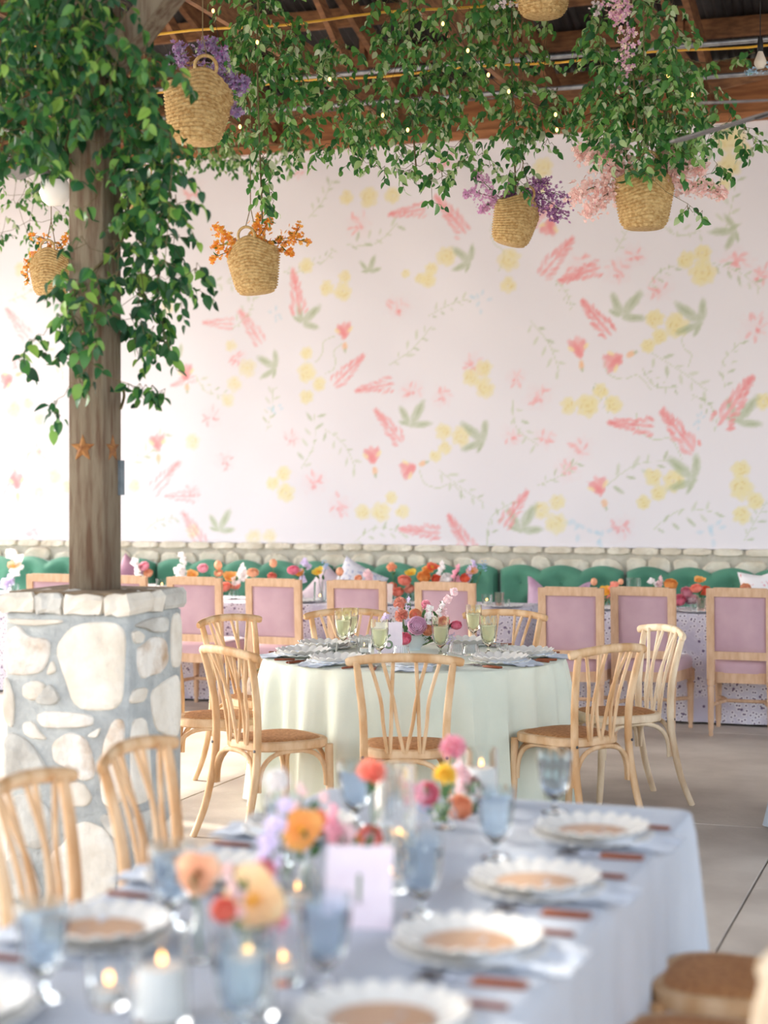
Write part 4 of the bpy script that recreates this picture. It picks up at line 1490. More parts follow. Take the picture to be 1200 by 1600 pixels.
def number_card(p, rz, w, h, M, txt, ink, label, lean=-8, dsize=.09, dz=.5):
    t = thing('table_card', label, 'card', p, rz, 'numbered table cards')
    L = Matrix.Rotation(R(lean), 4, 'X')
    link('card', card(w, h, M, 3), t, L)
    if txt:
        link('numeral', digit(txt, dsize, ink), t, L @ Matrix.Translation((0, -.0016, h * dz)) @ Matrix.Rotation(R(90), 4, 'X'))
    s_ = MB().bar((0, .004, .06), (0, .05, .0), .02, .002, (1, 0, 0)).mesh('easel', M_card, False)
    link('easel', s_, t)
    return t
p = onZ(560, 1452, TZ)
number_card(p + Vector((0, 0, .001)), R(12), .135, .165, M_card, '1', M_ink, 'pink deckle-edged card numbered 1 standing among the goblets', dsize=.085, dz=.46)
p = onZ(607, 1022, TZ)
number_card(p + Vector((0, 0, .001)), TH + R(2), .145, .165, M_card, '6', M_ink, 'pink deckle-edged card numbered 6 leaning behind a green goblet', dsize=.11, dz=.36)
p = onT(604, 938, 12.05)
number_card(Vector((p.x, p.y, LZ + .001)), 0, .085, .15, M_cardp, '1', M_inkp, 'small peach card numbered 1 on the lace cloth', dsize=.07, dz=.5)
p = onT(236, 925, 12.05)
number_card(Vector((p.x, p.y, LZ + .001)), 0, .07, .11, M_china, '', M_inkp, 'small blank white card on the lace cloth near the post')

# glasses on the sage table
for u, v, dr, lab in ((536, 1012, True, 'pale green goblet standing furthest from the rose, by the stacked plates'), (547, 1006, True, 'pale green goblet tucked just behind another green goblet'),
                      (593, 1029, True, 'pale green goblet in front of the pink number card'), (688, 1024, True, 'pale green goblet in front of the leafy rose bowl'),
                      (740, 1000, True, 'deep green goblet standing over an upturned clear cup'), (763, 1022, True, 'pale green goblet full of cloudy drink beside the plates')):
    goblet(ME_GOB_G, onZ(u, v, TZ) + Vector((0, 0, .001)), lab, 'green goblets', dr)
for u, v, me, lab in ((569, 1022, ME_TUM, 'clear ribbed votive glass holding a lit candle on the sage table'), (627, 1026, ME_BELL, 'clear fluted bell glass before the white bowl'),
                      (712, 1022, ME_BELL, 'clear fluted bell glass beside the white bowl'), (736, 1024, ME_BELL, 'clear fluted bell glass under the deep green goblet'),
                      (519, 1022, ME_CUP, 'small clear cup beside the plates near the brown handles'), (785, 1024, ME_CUP, 'small clear cup between two scalloped plates')):
    put('glass_cup', me, onZ(u, v, TZ) + Vector((0, 0, .001)), lab, 'glass', 'clear cups on the sage table')
candle(onZ(569, 1022, TZ) + Vector((0, 0, .011)), 'small lit candle inside the ribbed votive on the sage table', 'votive candles on the sage table', True)

# glasses on the lace tables
for u, t, me, name, lab in ((253, 12.05, ME_CYL, 'candle_cylinder', 'clear candle cylinder on the lace cloth next to the post'), (645, 12.2, ME_TUM, 'tumbler', 'clear tumbler among coral flowers on the lace cloth'),
                            (780, 12.1, ME_PINK, 'tumbler', 'pink pressed tumbler near the end of the lace cloth'), (790, 11.98, ME_CUP, 'tumbler', 'clear low cup beside the pink pressed tumbler'),
                            (761, 12.08, ME_TUM, 'tumbler', 'clear votive glass glowing beside the pink tumbler'), (990, 12.3, ME_RIB, 'tumbler', 'ribbed clear glass behind the deep lilac chair'),
                            (1097, 12.0, ME_PINK, 'tumbler', 'pink pressed tumbler beside coral ranunculus'), (1085, 11.95, ME_CUP, 'tumbler', 'clear low cup next to the pink tumbler by the coral flowers'),
                            (500, 12.1, ME_CYL, 'candle_cylinder', 'clear cylinder behind two lilac chairs holding a small flame'), (22, 12.1, ME_TUM, 'tumbler', 'clear tumbler on the lace cloth beyond the pillar')):
    p = onT(u, 940, t)
    p.z = LZ + .001
    put(name, me, p, lab, 'glass', 'glasses on the lace tables')
    if u in (253, 761, 500):
        candle(p + Vector((0, 0, .011)), 'lit candle inside the ' + lab.split(' on ')[0].split(' behind')[0].split(' glowing')[0] + {253: ' by the post', 761: ' by the pink tumbler', 500: ' behind lilac chairs'}[u], 'candles on the lace tables', u != 253)

# handbag on a chair seat
p = V(-0.64, 9.53, .478)
hb = thing('handbag', 'small black and cream handbag lying on a cane chair seat', 'handbag', p, TH + R(-20))
M_blk = mat('black_leather', (46, 38, 36), .5, (34, 28, 26), nscale=30, bump=.2, bscale=80)
M_crm = mat('cream_fabric', (214, 196, 178), .8, (190, 170, 150), nscale=20)
part('body', slab_from(outline(28, .13, .12, -.05, .05, 4), [(.95, 0), (1, .01), (.97, .06), (.9, .095), (.7, .105)]), M_crm, hb)
part('flap', slab_from(outline(28, .1, .09, -.055, .02, 4), [(1, .02), (1.02, .06), (.98, .100), (.7, .112)]), M_blk, hb)
part('strap', MB().tube(bez([(-.11, 0, .08), (-.06, .02, .14), (.04, .03, .145), (.11, 0, .08)], 6), .006, 6), mat('olive_strap', (150, 140, 100), .7, (130, 120, 84), nscale=20), hb)

# ------------------------------------------------------------------ flowers
M_stem = mat('flower_stem', (104, 138, 76), .7, (84, 116, 60), nscale=20)
M_fleaf = mat('flower_leaf', (72, 112, 66), .6, (52, 90, 50), nscale=12, transl=.2)
PAL = {'white': (246, 240, 238), 'pale': (244, 214, 216), 'pink': (242, 182, 196), 'hot': (242, 150, 172), 'coral': (246, 164, 144), 'red': (240, 124, 92), 'orange': (250, 186, 110),
       'peach': (248, 196, 160), 'yellow': (248, 214, 92), 'lilac': (226, 214, 238), 'mauve': (236, 204, 222), 'blue': (168, 198, 226), 'terra': (226, 164, 144), 'brown': (150, 96, 50), 'gold': (250, 196, 84), 'apricot': (255, 218, 172), 'green': (150, 178, 96)}
def petal_mat(c):
    q = PAL[c]
    return mat('petal_' + c, q, .7, tuple(min(255, int(x * 1.06)) for x in q), nscale=30, transl=.42)
def petal(mb, phi, w, rad, beta, zs=.62, ruf=0.0, z0=0.0, open_=0.0, nu=3, nv=3):
    """one cupped petal; rad size, beta how far it curls over"""
    def fn(a, b):
        ww = w * (math.sin(math.pi * min(.96, b * .8 + .16)) ** .6)
        p = phi + (a - .5) * ww
        t = b * beta
        rr = rad * math.sin(t) * (1 + open_ * b) + rad * .05 + ruf * rad * math.sin(a * 9 + phi * 7) * b
        z = z0 + rad * (1 - math.cos(t)) * zs
        return (rr * math.cos(p), rr * math.sin(p), z)
    mb.grid(fn, nu, nv)
BLOOM = {}
def bloom_spec(kind, col, ccol):
    """bloom of unit radius about the origin, opening towards +Z"""
    key = (kind, col, ccol)
    if key in BLOOM:
        return BLOOM[key]
    r = random.Random(len(BLOOM) + 11)
    m, c = MB(), MB()
    if kind == 'ranunculus':
        for k, (rad, n, beta) in enumerate(((1.0, 9, 1.75), (.9, 8, 1.95), (.78, 8, 2.1), (.64, 7, 2.25))):
            for i in range(n):
                petal(m, 2 * math.pi * (i + .5 * k) / n + r.uniform(-.1, .1), 1.25, rad, beta, .72, z0=-.62 + .12 * k)
        for k, (rad, n, beta) in enumerate(((.5, 6, 2.3), (.36, 5, 2.4), (.2, 4, 2.4))):
            for i in range(n):
                petal(c, 2 * math.pi * (i + .5 * k) / n, 1.5, rad, beta, .8, z0=-.12 + .1 * k)
    elif kind == 'poppy':
        for k, (n, op) in enumerate(((3, .25), (3, .12))):
            for i in range(n):
                petal(m, 2 * math.pi * (i + .5 * k) / n + r.uniform(-.15, .15), 2.2, 1.0 - .1 * k, 1.15, .8, .05, -.25, op, 6, 5)
        c.ball((0, 0, -.08), .2, .2, .16)
        for i in range(18):
            a = r.uniform(0, 6.28)
            c.ball((math.cos(a) * .28, math.sin(a) * .28, r.uniform(-.02, .12)), .05, n=5, m=4)
    elif kind == 'rose':
        for k, (rad, n, beta) in enumerate(((1.0, 6, 1.45), (.92, 6, 1.7), (.8, 6, 1.9), (.66, 5, 2.05), (.5, 5, 2.2))):
            for i in range(n):
                petal(m, 2 * math.pi * (i + .4 * k) / n + r.uniform(-.15, .15), 1.75, rad, beta, .75, .02, -.5 + .1 * k, 0, 5, 5)
        for i in range(5):
            petal(c, i * 1.25, 1.6, .32, 2.3, .8, z0=.02)
    elif kind == 'carnation':
        for k in range(70):
            a, e_ = r.uniform(0, 6.28), math.acos(r.uniform(-.35, 1))
            d = Vector((math.sin(e_) * math.cos(a), math.sin(e_) * math.sin(a), math.cos(e_)))
            t = d.cross(Vector((r.uniform(-1, 1), r.uniform(-1, 1), r.uniform(-1, 1)))).normalized()
            b = d.cross(t)
            p0 = d * .3
            q = [p0, d * .95 + t * .2 + b * .06, d * 1.05, d * .95 - t * .2 - b * .06, d * .8 + b * .12]
            m.add(q, [(0, 1, 2), (0, 2, 3), (0, 3, 4), (0, 4, 1)])
        c.ball((0, 0, -.2), .5, .5, .45)
    elif kind == 'pea':
        for s_ in (-1, 1):
            m.grid(lambda a, b: (s_ * (.05 + a * .75) * math.cos(b * 1.2 - .6), (b - .5) * 1.3 * (1 - .3 * a), .25 * math.sin(a * 3 + b * 4) + a * .35), 4, 4)
            m.grid(lambda a, b: (s_ * a * .42, (b - .5) * .7, .28 + .3 * a + .1 * math.sin(b * 5)), 3, 3)
        m.grid(lambda a, b: ((a - .5) * 1.3, .25 + .65 * b, .1 + .45 * math.sin(b * 2) + .12 * math.sin(a * 9)), 6, 3)
        c.ball((0, -.1, .3), .16, .22, .16, 6, 4)
    elif kind == 'bud':
        m.ball((0, 0, 0), .85, .85, 1.0, 10, 8)
        c.ball((0, 0, -.7), .5, .5, .35, 8, 5)
    elif kind == 'floret':
        for k in range(26):
            d = Vector((r.gauss(0, .5), r.gauss(0, .5), r.gauss(.1, .45)))
            for i in range(4):
                a = i * 1.571 + k
                t = Vector((math.cos(a), math.sin(a), .2)) * .2
                b = Vector((-math.sin(a), math.cos(a), 0)) * .09
                m.add([d, d + t * .6 + b, d + t, d + t * .6 - b], [(0, 1, 2, 3)])
            c.ball(d, .045, n=5, m=3)
    sp = (m.mesh('petals', petal_mat(col)), c.mesh('centre', petal_mat(ccol)))
    BLOOM[key] = sp
    return sp
def leaf_blade(L=.05, W_=.026):
    m = MB()
    n = 5
    v = []
    for i in range(n + 1):
        t = i / n
        w = W_ / 2 * math.sin(math.pi * min(.98, t ** .75 * .94 + .03)) ** .8 if 0 < i < n else 0.0006
        z = .10 * L * math.sin(t * 2.2)
        v += [(-w, t * L, z + .18 * w), (0, t * L, z - .1 * w), (w, t * L, z + .18 * w)]
    f = []
    for i in range(n):
        a = i * 3
        f += [(a, a + 1, a + 4, a + 3), (a + 1, a + 2, a + 5, a + 4)]
    return m.add(v, f)
ME_FLEAF = leaf_blade().mesh('leaf', M_fleaf)
def flower(kind, col, base, head, r, label, group, ccol=None, face=None, leaves=1, cat='flower'):
    base, head = Vector(base), Vector(head)
    NAME = {'ranunculus': 'ranunculus', 'poppy': 'poppy', 'rose': 'rose', 'carnation': 'carnation', 'pea': 'sweet_pea', 'bud': 'flower_bud', 'floret': 'flower_sprig'}
    t = thing(NAME[kind], label, cat, base, 0, group)
    h = head - base
    d = face or (Vector((h.x * .8, h.y * .8, 0)) + Vector((random.uniform(-.25, .25), random.uniform(-.5, .0), .7)) + (Vector((0, 0, CAMZ)) - head).normalized() * .35)
    d = Vector(d).normalized()
    mid = h * .55 + Vector((random.uniform(-.01, .01), random.uniform(-.01, .01), .015))
    P = bez([(0, 0, 0), mid, h - d * r * .45], 5)
    part('stem', MB().tube(P, .0022, 5), M_stem, t)
    ccol = ccol or col
    pm, cm = bloom_spec(kind, col, ccol)
    if kind in ('pea',):
        n = 4
        for i in range(n):
            q = h * (1 - .16 * i) + Vector((random.uniform(-.5, .5), random.uniform(-.5, .5), 0)) * r
            a = random.uniform(0, 6.28)
            dd = Vector((math.cos(a), math.sin(a) - .5, .3))
            b = link('blossom', pm, t, TM(q, dd, random.uniform(0, 6), r))
            link('centre', cm, b)
    else:
        b = link('petals', pm, t, TM(h, d, random.uniform(0, 6), r))
        link('centre', cm, b)
    for i in range(leaves):
        q = h * random.uniform(.45, .8)
        a = random.uniform(0, 6.28)
        link('leaf', ME_FLEAF, t, TM(q, (math.cos(a) * .6, math.sin(a) * .6, .9), random.uniform(0, 6), random.uniform(.6, 1.0)) @ Matrix.Rotation(R(90), 4, 'X'))
    return t
COLW = {'white': 'white', 'pale': 'pale pink', 'pink': 'pink', 'hot': 'hot pink', 'coral': 'coral', 'red': 'red-orange', 'orange': 'orange', 'peach': 'peach', 'yellow': 'yellow', 'lilac': 'pale lilac',
        'mauve': 'lavender pink', 'blue': 'light blue', 'terra': 'terracotta', 'green': 'green'}
KINDW = {'ranunculus': 'ranunculus', 'poppy': 'poppy', 'rose': 'garden rose', 'carnation': 'carnation', 'pea': 'sweet pea stem', 'bud': 'round flower bud', 'floret': 'sprig of small florets'}

def vase_mesh(M, h, r, neck):
    pr = [(0, 0), (r * .9, 0), (r, .006), (r, h * .55), (neck, h * .78), (neck, h * .94), (neck * 1.2, h)]
    return MB().lathe(pr + [(max(a - .003, .001), b) for a, b in pr[::-1][:-1]] + [(0, .008)], 24).mesh('vase', M)
ME_BUDV = vase_mesh(M_gclear, .10, .026, .012)
ME_BUDV2 = vase_mesh(M_gclear, .075, .032, .02)

# --- bowl of flowers on the sage table
bc = onZ(640, 1020, TZ)
bc = bc + V(0, .16) - V(0, 0)
m = MB().lathe([(0, 0), (.06, 0), (.062, .012), (.10, .04), (.125, .085), (.121, .086), (.096, .044), (.05, .016), (0, .014)], 40)
put('flower_bowl', m.mesh('flower_bowl', M_bowl), bc + Vector((0, 0, .001)), 'low white footed bowl holding the roses on the sage table', 'bowl')
for k, (u, v, rp, kind, col, ccol, dy) in enumerate((
        (652, 978, 15, 'rose', 'mauve', None, -.10), (625, 943, 10.5, 'carnation', 'terra', None, 0), (627, 962, 11, 'carnation', 'terra', 'coral', -.03), (649, 961, 10, 'rose', 'peach', 'coral', .0),
        (632, 998, 11, 'ranunculus', 'hot', None, -.10), (713, 977, 9, 'ranunculus', 'hot', None, -.03), (665, 945, 8, 'carnation', 'pink', None, .05), (706, 925, 8.5, 'pea', 'pale', 'white', .05),
        (690, 948, 8.5, 'pea', 'white', 'pale', .03), (676, 952, 8, 'pea', 'white', None, -.02), (668, 985, 9, 'rose', 'peach', None, -.1), (694, 972, 9, 'rose', 'coral', 'peach', -.03), (688, 985, 8, 'carnation', 'peach', None, -.09),
        (706, 995, 9, 'floret', 'lilac', 'white', -.06), (640, 938, 6, 'pea', 'lilac', None, .05), (602, 963, 8, 'pea', 'lilac', 'white', .10), (617, 970, 6, 'floret', 'white', 'green', .0), (698, 960, 8, 'pea', 'pale', None, .04), (700, 1003, 8, 'floret', 'lilac', None, -.09))):
    Yb = 9.14 + dy * 1.0
    hd = onY(u, v, Yb)
    base = bc + Vector(((hd.x - bc.x) * .35, (hd.y - bc.y) * .35, .03))
    flower(kind, col, base, hd, rp * Yb / F, '%s %s in the white bowl on the sage table' % (COLW[col], KINDW[kind]), 'flowers in the white bowl', ccol, leaves=2,
           face=V(-.05, -1, .35) if kind == 'rose' else None)
fol = thing('foliage_sprig', 'dark green leafy sprig trailing over the rim of the white bowl', 'foliage', bc + Vector((0, 0, .05)))
for k in range(70):
    a = random.uniform(0, 6.28)
    rr = random.uniform(.06, .16)
    q = Vector((math.cos(a) * rr, math.sin(a) * rr, random.uniform(-.0, .09)))
    link('leaf', ME_FLEAF, fol, TM(q, (math.cos(a), math.sin(a) , random.uniform(-.4, .8)), random.uniform(-1, 1), random.uniform(.6, 1.0)) @ Matrix.Rotation(R(90), 4, 'X'))
part('stem', MB().tube(bez([(0, 0, -.02), (.05, -.03, .05), (.1, -.08, .04)], 4), .003, 5).tube(bez([(0, 0, -.02), (-.05, -.05, .05), (-.11, -.08, .03)], 4), .003, 5), M_stem, fol)

# --- bud vases on the lace tables: (u, v, radius px, kind, colour)
lace_f = [(21, 884, 9, 'poppy', 'peach'), (25, 866, 10, 'pea', 'white'), (12, 905, 9, 'pea', 'lilac'), (225, 885, 8, 'ranunculus', 'pink'), (213, 879, 8, 'pea', 'white'), (232, 896, 7, 'rose', 'peach'), (283, 870, 9, 'pea', 'white'), (280, 890, 9, 'pea', 'white'),
          (317, 888, 8, 'ranunculus', 'pink'), (341, 883, 7, 'bud', 'peach'), (342, 896, 7, 'rose', 'peach'), (300, 898, 8, 'poppy', 'orange'), (360, 901, 10, 'poppy', 'orange'), (352, 917, 9, 'ranunculus', 'coral'), (377, 889, 9, 'pea', 'white'), (395, 895, 9, 'ranunculus', 'peach'),
          (368, 916, 8, 'rose', 'coral'), (427, 880, 7, 'bud', 'peach'), (425, 901, 7, 'ranunculus', 'coral'), (458, 891, 9, 'ranunculus', 'hot'), (467, 895, 7, 'poppy', 'orange'), (478, 877, 8, 'pea', 'lilac'), (497, 893, 8, 'poppy', 'yellow'), (509, 884, 8, 'floret', 'blue'),
          (531, 893, 7, 'bud', 'peach'), (575, 896, 9, 'pea', 'pale'), (560, 904, 6, 'rose', 'peach'), (612, 887, 8, 'carnation', 'peach'), (632, 907, 10, 'ranunculus', 'coral'), (622, 925, 9, 'ranunculus', 'coral'), (642, 895, 8, 'poppy', 'yellow'), (640, 921, 8, 'rose', 'terra'), (613, 916, 7, 'ranunculus', 'coral'),
          (662, 902, 10, 'rose', 'orange'), (676, 886, 9, 'poppy', 'red'), (669, 890, 8, 'poppy', 'orange'), (682, 904, 8, 'ranunculus', 'red'), (692, 884, 9, 'pea', 'white'), (715, 889, 9, 'pea', 'pink'), (733, 881, 9, 'pea', 'lilac'), (738, 892, 8, 'poppy', 'peach'), (727, 903, 8, 'ranunculus', 'red'), (755, 884, 8, 'floret', 'blue'), (698, 904, 9, 'rose', 'white'),
          (935, 928, 9, 'ranunculus', 'red'), (947, 923, 9, 'poppy', 'gold'), (958, 914, 9, 'pea', 'coral'), (928, 909, 6, 'bud', 'peach'), (951, 936, 9, 'floret', 'coral'), (970, 909, 5, 'bud', 'peach'), (1020, 908, 7, 'pea', 'white'), (1031, 906, 7, 'pea', 'pale'), (1048, 913, 10, 'ranunculus', 'orange'),
          (1061, 938, 10, 'ranunculus', 'hot'), (1073, 925, 9, 'ranunculus', 'pink'), (1093, 906, 8, 'poppy', 'orange'), (1088, 920, 9, 'rose', 'coral'), (1083, 937, 9, 'rose', 'pale'), (1101, 923, 9, 'ranunculus', 'red'), (1165, 919, 8, 'rose', 'peach'), (1078, 938, 8, 'rose', 'mauve')]
COLW['gold'] = 'golden'
COLW['apricot'] = 'large apricot'
cl, last = [], None
for f_ in lace_f:
    if last is None or abs(f_[0] - last) > 26:
        cl.append([])
        last = f_[0]
    cl[-1].append(f_)
for g in cl:
    uc = sum(q[0] for q in g) / len(g)
    p = onT(uc, 935, 12.16)
    spot = [w for lim, w in ((100, 'beyond the pillar'), (240, 'beside the post'), (330, 'behind the sunlit chair'), (410, 'between two sunlit chairs'), (520, 'behind the handbag chair'), (590, 'behind the palest chair'), (655, 'by the peach card'), (800, 'near the pink tumbler'), (1000, 'by the notched cushion'), (1040, 'by the ribbed glass'), (1070, 'behind the whitest chair'), (1110, 'by the coral-side tumbler'), (1300, 'by the floor-joint chair')) if uc < lim][0]
    p.z = LZ + .001
    put('bud_vase', ME_BUDV2, p, 'small clear bud vase of bright flowers on lace, ' + spot, 'vase', 'bud vases on the lace tables')
    for u, v, rp, kind, col in g:
        tt = 12.16 + random.uniform(-.05, .05)
        hd = onT(u, v, tt)
        flower(kind, col, p + Vector((random.uniform(-.008, .008), random.uniform(-.008, .008), .02)), hd, rp * hd.length / F * 1.05,
               '%s %s in a bud vase on lace, %s' % (COLW[col], KINDW[kind], spot), 'flowers on the lace tables', {'poppy': 'gold', 'pea': col}.get(kind), leaves=1)

# --- bud vases on the blue table
blue_f = [(432, 1220, 20, 'carnation', 'white', None), (475, 1235, 15, 'pea', 'pale', None), (500, 1246, 13, 'pea', 'pale', None), (437, 1262, 16, 'pea', 'lilac', None), (418, 1292, 18, 'pea', 'lilac', None), (408, 1322, 15, 'pea', 'lilac', None),
          (470, 1295, 30, 'poppy', 'orange', 'gold'), (496, 1284, 16, 'poppy', 'red', 'gold'), (530, 1275, 19, 'pea', 'pink', None), (536, 1302, 18, 'pea', 'pale', None), (578, 1310, 20, 'ranunculus', 'coral', 'pale'), (552, 1316, 13, 'carnation', 'orange', None),
          (308, 1365, 30, 'poppy', 'peach', 'brown'), (395, 1405, 44, 'poppy', 'apricot', 'gold'), (362, 1358, 16, 'pea', 'pale', None), (412, 1362, 18, 'ranunculus', 'hot', None), (350, 1422, 20, 'ranunculus', 'coral', None), (428, 1426, 18, 'ranunculus', 'hot', None), (440, 1440, 14, 'pea', 'pink', None),
          (580, 1207, 22, 'carnation', 'coral', None), (708, 1168, 20, 'carnation', 'pink', None), (695, 1212, 18, 'carnation', 'yellow', None), (668, 1240, 18, 'ranunculus', 'hot', 'pink'), (664, 1263, 15, 'floret', 'blue', 'white'), (690, 1272, 15, 'floret', 'green', 'white'),
          (722, 1203, 17, 'pea', 'pale', None), (736, 1228, 16, 'rose', 'pale', None), (718, 1262, 20, 'rose', 'peach', None), (742, 1276, 14, 'carnation', 'peach', None), (748, 1292, 14, 'pea', 'white', None), (650, 1232, 13, 'pea', 'pink', None)]
vases = [(432, -1.38, (0, 1, 2)), (425, -1.36, (3, 4, 5)), (480, -1.37, (6, 7)), (540, -1.34, (8, 9, 10, 11)), (312, -1.40, (12,)), (392, -1.30, (13, 14, 15, 16, 17, 18)), (590, -1.34, (19,)), (695, -1.33, (20, 21, 22, 23, 24, 30)), (733, -1.33, (25, 26, 27, 28, 29))]
for k, (uc, s_, ids) in enumerate(vases):
    off = {0: .45, 1: .12, 2: .30, 3: .35, 6: .30}.get(k, 0.0)
    vb = sum(blue_f[i][1] for i in ids) / len(ids)
    p = onS(uc, vb, s_)
    if k == 0:
        p = onS(432, 1220, -1.42)
    p.z = TZ + .001
    lab = ('clear bud vase under the white globe bloom', 'clear bud vase of pale lilac sweet peas', 'clear bud vase of orange poppies', 'clear bud vase of pink sweet peas behind the number card', 'clear bud vase with one peach poppy',
           'clear bud vase crowded with orange and pink ranunculus', 'clear bud vase with one coral globe beside the ribbed cylinder', 'clear bud vase with the yellow globe bloom', 'clear bud vase of pale pink roses beside the yellow bloom')[k]
    put('bud_vase', ME_BUDV if len(ids) < 4 else ME_BUDV2, p, lab, 'vase', 'bud vases on the blue table')
    for i in ids:
        u, v, rp, kind, col, cc = blue_f[i]
        hd = onS(u, v, p.x + random.uniform(-.03, .03))
        flower(kind, col, p + Vector((random.uniform(-.006, .006), random.uniform(-.006, .006), .015)), hd, rp * hd.length / F, '%s %s in the %s vase, blue table' % (COLW[col], KINDW[kind], ('white-globe', 'pale lilac', 'orange poppy', 'card-side pink', 'single poppy', 'large apricot', 'ribbed-cylinder', 'yellow-globe', 'pale rose')[k]), 'flowers on the blue table', cc, leaves=2,
               face=V(.05, -1, .45) if kind in ('poppy', 'ranunculus', 'rose') else None)

# ------------------------------------------------------------------ climbing and hanging greenery
GREENS = [(40, 88, 48), (56, 112, 56), (74, 132, 58), (64, 122, 64), (98, 154, 70), (132, 176, 90), (176, 200, 138), (214, 222, 192)]
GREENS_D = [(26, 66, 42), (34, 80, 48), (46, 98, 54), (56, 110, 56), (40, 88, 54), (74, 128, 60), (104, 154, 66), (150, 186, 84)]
M_leafo = mat('vine_leaf', (60, 110, 56), .42, transl=.32, rand=('object', GREENS))
M_leafs = mat('vine_leaf_mass', (60, 110, 56), .42, transl=.32, rand=('island', GREENS))
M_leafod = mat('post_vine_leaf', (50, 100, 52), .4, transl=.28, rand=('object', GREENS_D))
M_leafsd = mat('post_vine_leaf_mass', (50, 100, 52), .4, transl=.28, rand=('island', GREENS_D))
M_vstem = mat('vine_stem', (112, 100, 66), .8, (90, 76, 50), nscale=20)

def vine_leaf(fold, bend, wr):
    """pointed oval leaf, length 1 along +Y"""
    v = []
    n = 5
    for i in range(n + 1):
        t = i / n
        w = 0.5 * wr * (math.sin(math.pi * t ** .78) ** .75 if 0 < i < n else .02)
        z = bend * t * t
        v += [(-w, t, z + fold * w), (0, t, z), (w, t, z + fold * w)]
    f = []
    for i in range(n):
        a = i * 3
        f += [(a, a + 1, a + 4, a + 3), (a + 1, a + 2, a + 5, a + 4)]
    return v, f
LEAFV = [vine_leaf(.35, -.25, .62), vine_leaf(.55, -.1, .56), vine_leaf(.2, -.45, .66), vine_leaf(.8, -.2, .6)]
def leaf_meshes(M):
    out = []
    for v, f in LEAFV:
        out.append(MB().add(v, f).mesh('leaf', M))
    return out
LM, LMD = leaf_meshes(M_leafo), leaf_meshes(M_leafod)

def vine(label, twigs, dark=False, group='leafy garlands', size=.058, keep=300, main=()):
    """twigs: (start point, direction, length); leaves alternate along each drooping twig"""
    r = random.Random(len(twigs) * 7 + 1)
    root = thing('leafy_vine', label, 'vine', twigs[0][0], 0, group)
    o0 = Vector(twigs[0][0])
    stem = MB()
    mats = []
    done = []
    for (p, d, L) in twigs:
        p = Vector(p)
        if done:
            q = min(done[-60:], key=lambda x: (x - p).length)
            if (q - p).length < .6:
                mid = (p + q) / 2 + Vector((0, 0, -.02))
                stem.tube([q - o0, mid - o0, p - o0], .0016, 3, False)
        done.append(p.copy())
        d = Vector(d).normalized()
        step = .024
        n = max(3, int(L / step))
        P = [p.copy()]
        side = 1
        for i in range(n):
            d = (d + Vector((r.uniform(-.12, .12), r.uniform(-.12, .12), -.10 + r.uniform(-.06, .06)))).normalized()
            p = p + d * step
            P.append(p.copy())
            s_ = d.cross(Vector((0, 0, 1)))
            if s_.length < .1:
                s_ = Vector((r.uniform(-1, 1), r.uniform(-1, 1), 0))
            s_.normalize()
            side = -side
            ld = (d * r.uniform(.1, .6) + s_ * side * r.uniform(.3, .9) + Vector((0, 0, r.uniform(-1.0, -.05)))).normalized()
            up = Vector((r.uniform(-.8, .8), r.uniform(-.8, .8), r.uniform(.1, 1))) + V(0, -.5)
            x = ld.cross(up)
            if x.length < .05:
                x = ld.cross(Vector((1, 0, 0)))
            x.normalize()
            z = x.cross(ld)
            k = size * r.uniform(.65, 1.2) * (1 - .25 * i / n)
            M = Matrix(((x.x * k, ld.x * k, z.x * k, p.x), (x.y * k, ld.y * k, z.y * k, p.y), (x.z * k, ld.z * k, z.z * k, p.z), (0, 0, 0, 1)))
            mats.append((M, r.randrange(4), k))
        stem.tube([q - o0 for q in P[::2]], .0013, 3, False)
    for pl, rad in main:
        stem.tube([Vector(q) - o0 for q in bez(pl, 6)], rad, 5)
    # the leaves that show largest become parts, the rest one mass
    vd = V(0, 1)
    mats.sort(key=lambda q: -(q[2] / max(.5, q[0].translation.dot(vd) - .0) ** 1) - (0.0))
    T = Matrix.Translation(-o0)
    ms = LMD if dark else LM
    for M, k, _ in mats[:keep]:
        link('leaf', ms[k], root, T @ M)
    if len(mats) > keep:
        V4 = []
        Fs = []
        for M, k, _ in mats[keep:]:
            v, f = LEAFV[k]
            A = np.array(T @ M)
            q = np.c_[np.array(v), np.ones(len(v))] @ A.T
            b = len(V4)
            V4 += [tuple(c[:3]) for c in q]
            Fs += [tuple(i + b for i in g) for g in f]
        o = part('leaf_mass', MB().add(V4, Fs), M_leafsd if dark else M_leafs, root)
        o['kind'] = 'stuff'
    part('stem', stem, M_vstem, root)
    return len(mats)
rv = random.Random(99)
def rdir(down=.3, spread=1.0, bias=(0, 0)):
    a = rv.uniform(0, 6.28)
    return V(math.cos(a) * spread + bias[0], math.sin(a) * spread) + Vector((0, 0, rv.uniform(-.6, .6) - down + bias[1]))
def region(u0, u1, v0, v1, Y0, Y1, n, L0=.14, L1=.30, down=.3, bias=(0, 0), skip=None):
    out = []
    while len(out) < n:
        u, v = rv.uniform(u0, u1), rv.uniform(v0, v1)
        if skip and any(a <= u <= b and c <= v <= d for a, b, c, d in skip):
            continue
        out.append((onY(u, v, rv.uniform(Y0, Y1)), rdir(down, 1.0, bias), rv.uniform(L0, L1)))
    return out
def strand(pts, n, L0=.06, L1=.16, Y=9.4, jit=.04):
    """twigs along a hanging strand given as (u, v[, Y])"""
    P = bez([onY(p[0], p[1], p[2] if len(p) > 2 else Y) for p in pts], 12)
    out = []
    for i in range(n):
        k = min(len(P) - 1, int((i + rv.random()) / n * len(P)))
        p = P[k] + Vector((rv.uniform(-jit, jit), rv.uniform(-jit, jit), 0))
        out.append((p, rdir(.5), rv.uniform(L0, L1)))
    return out
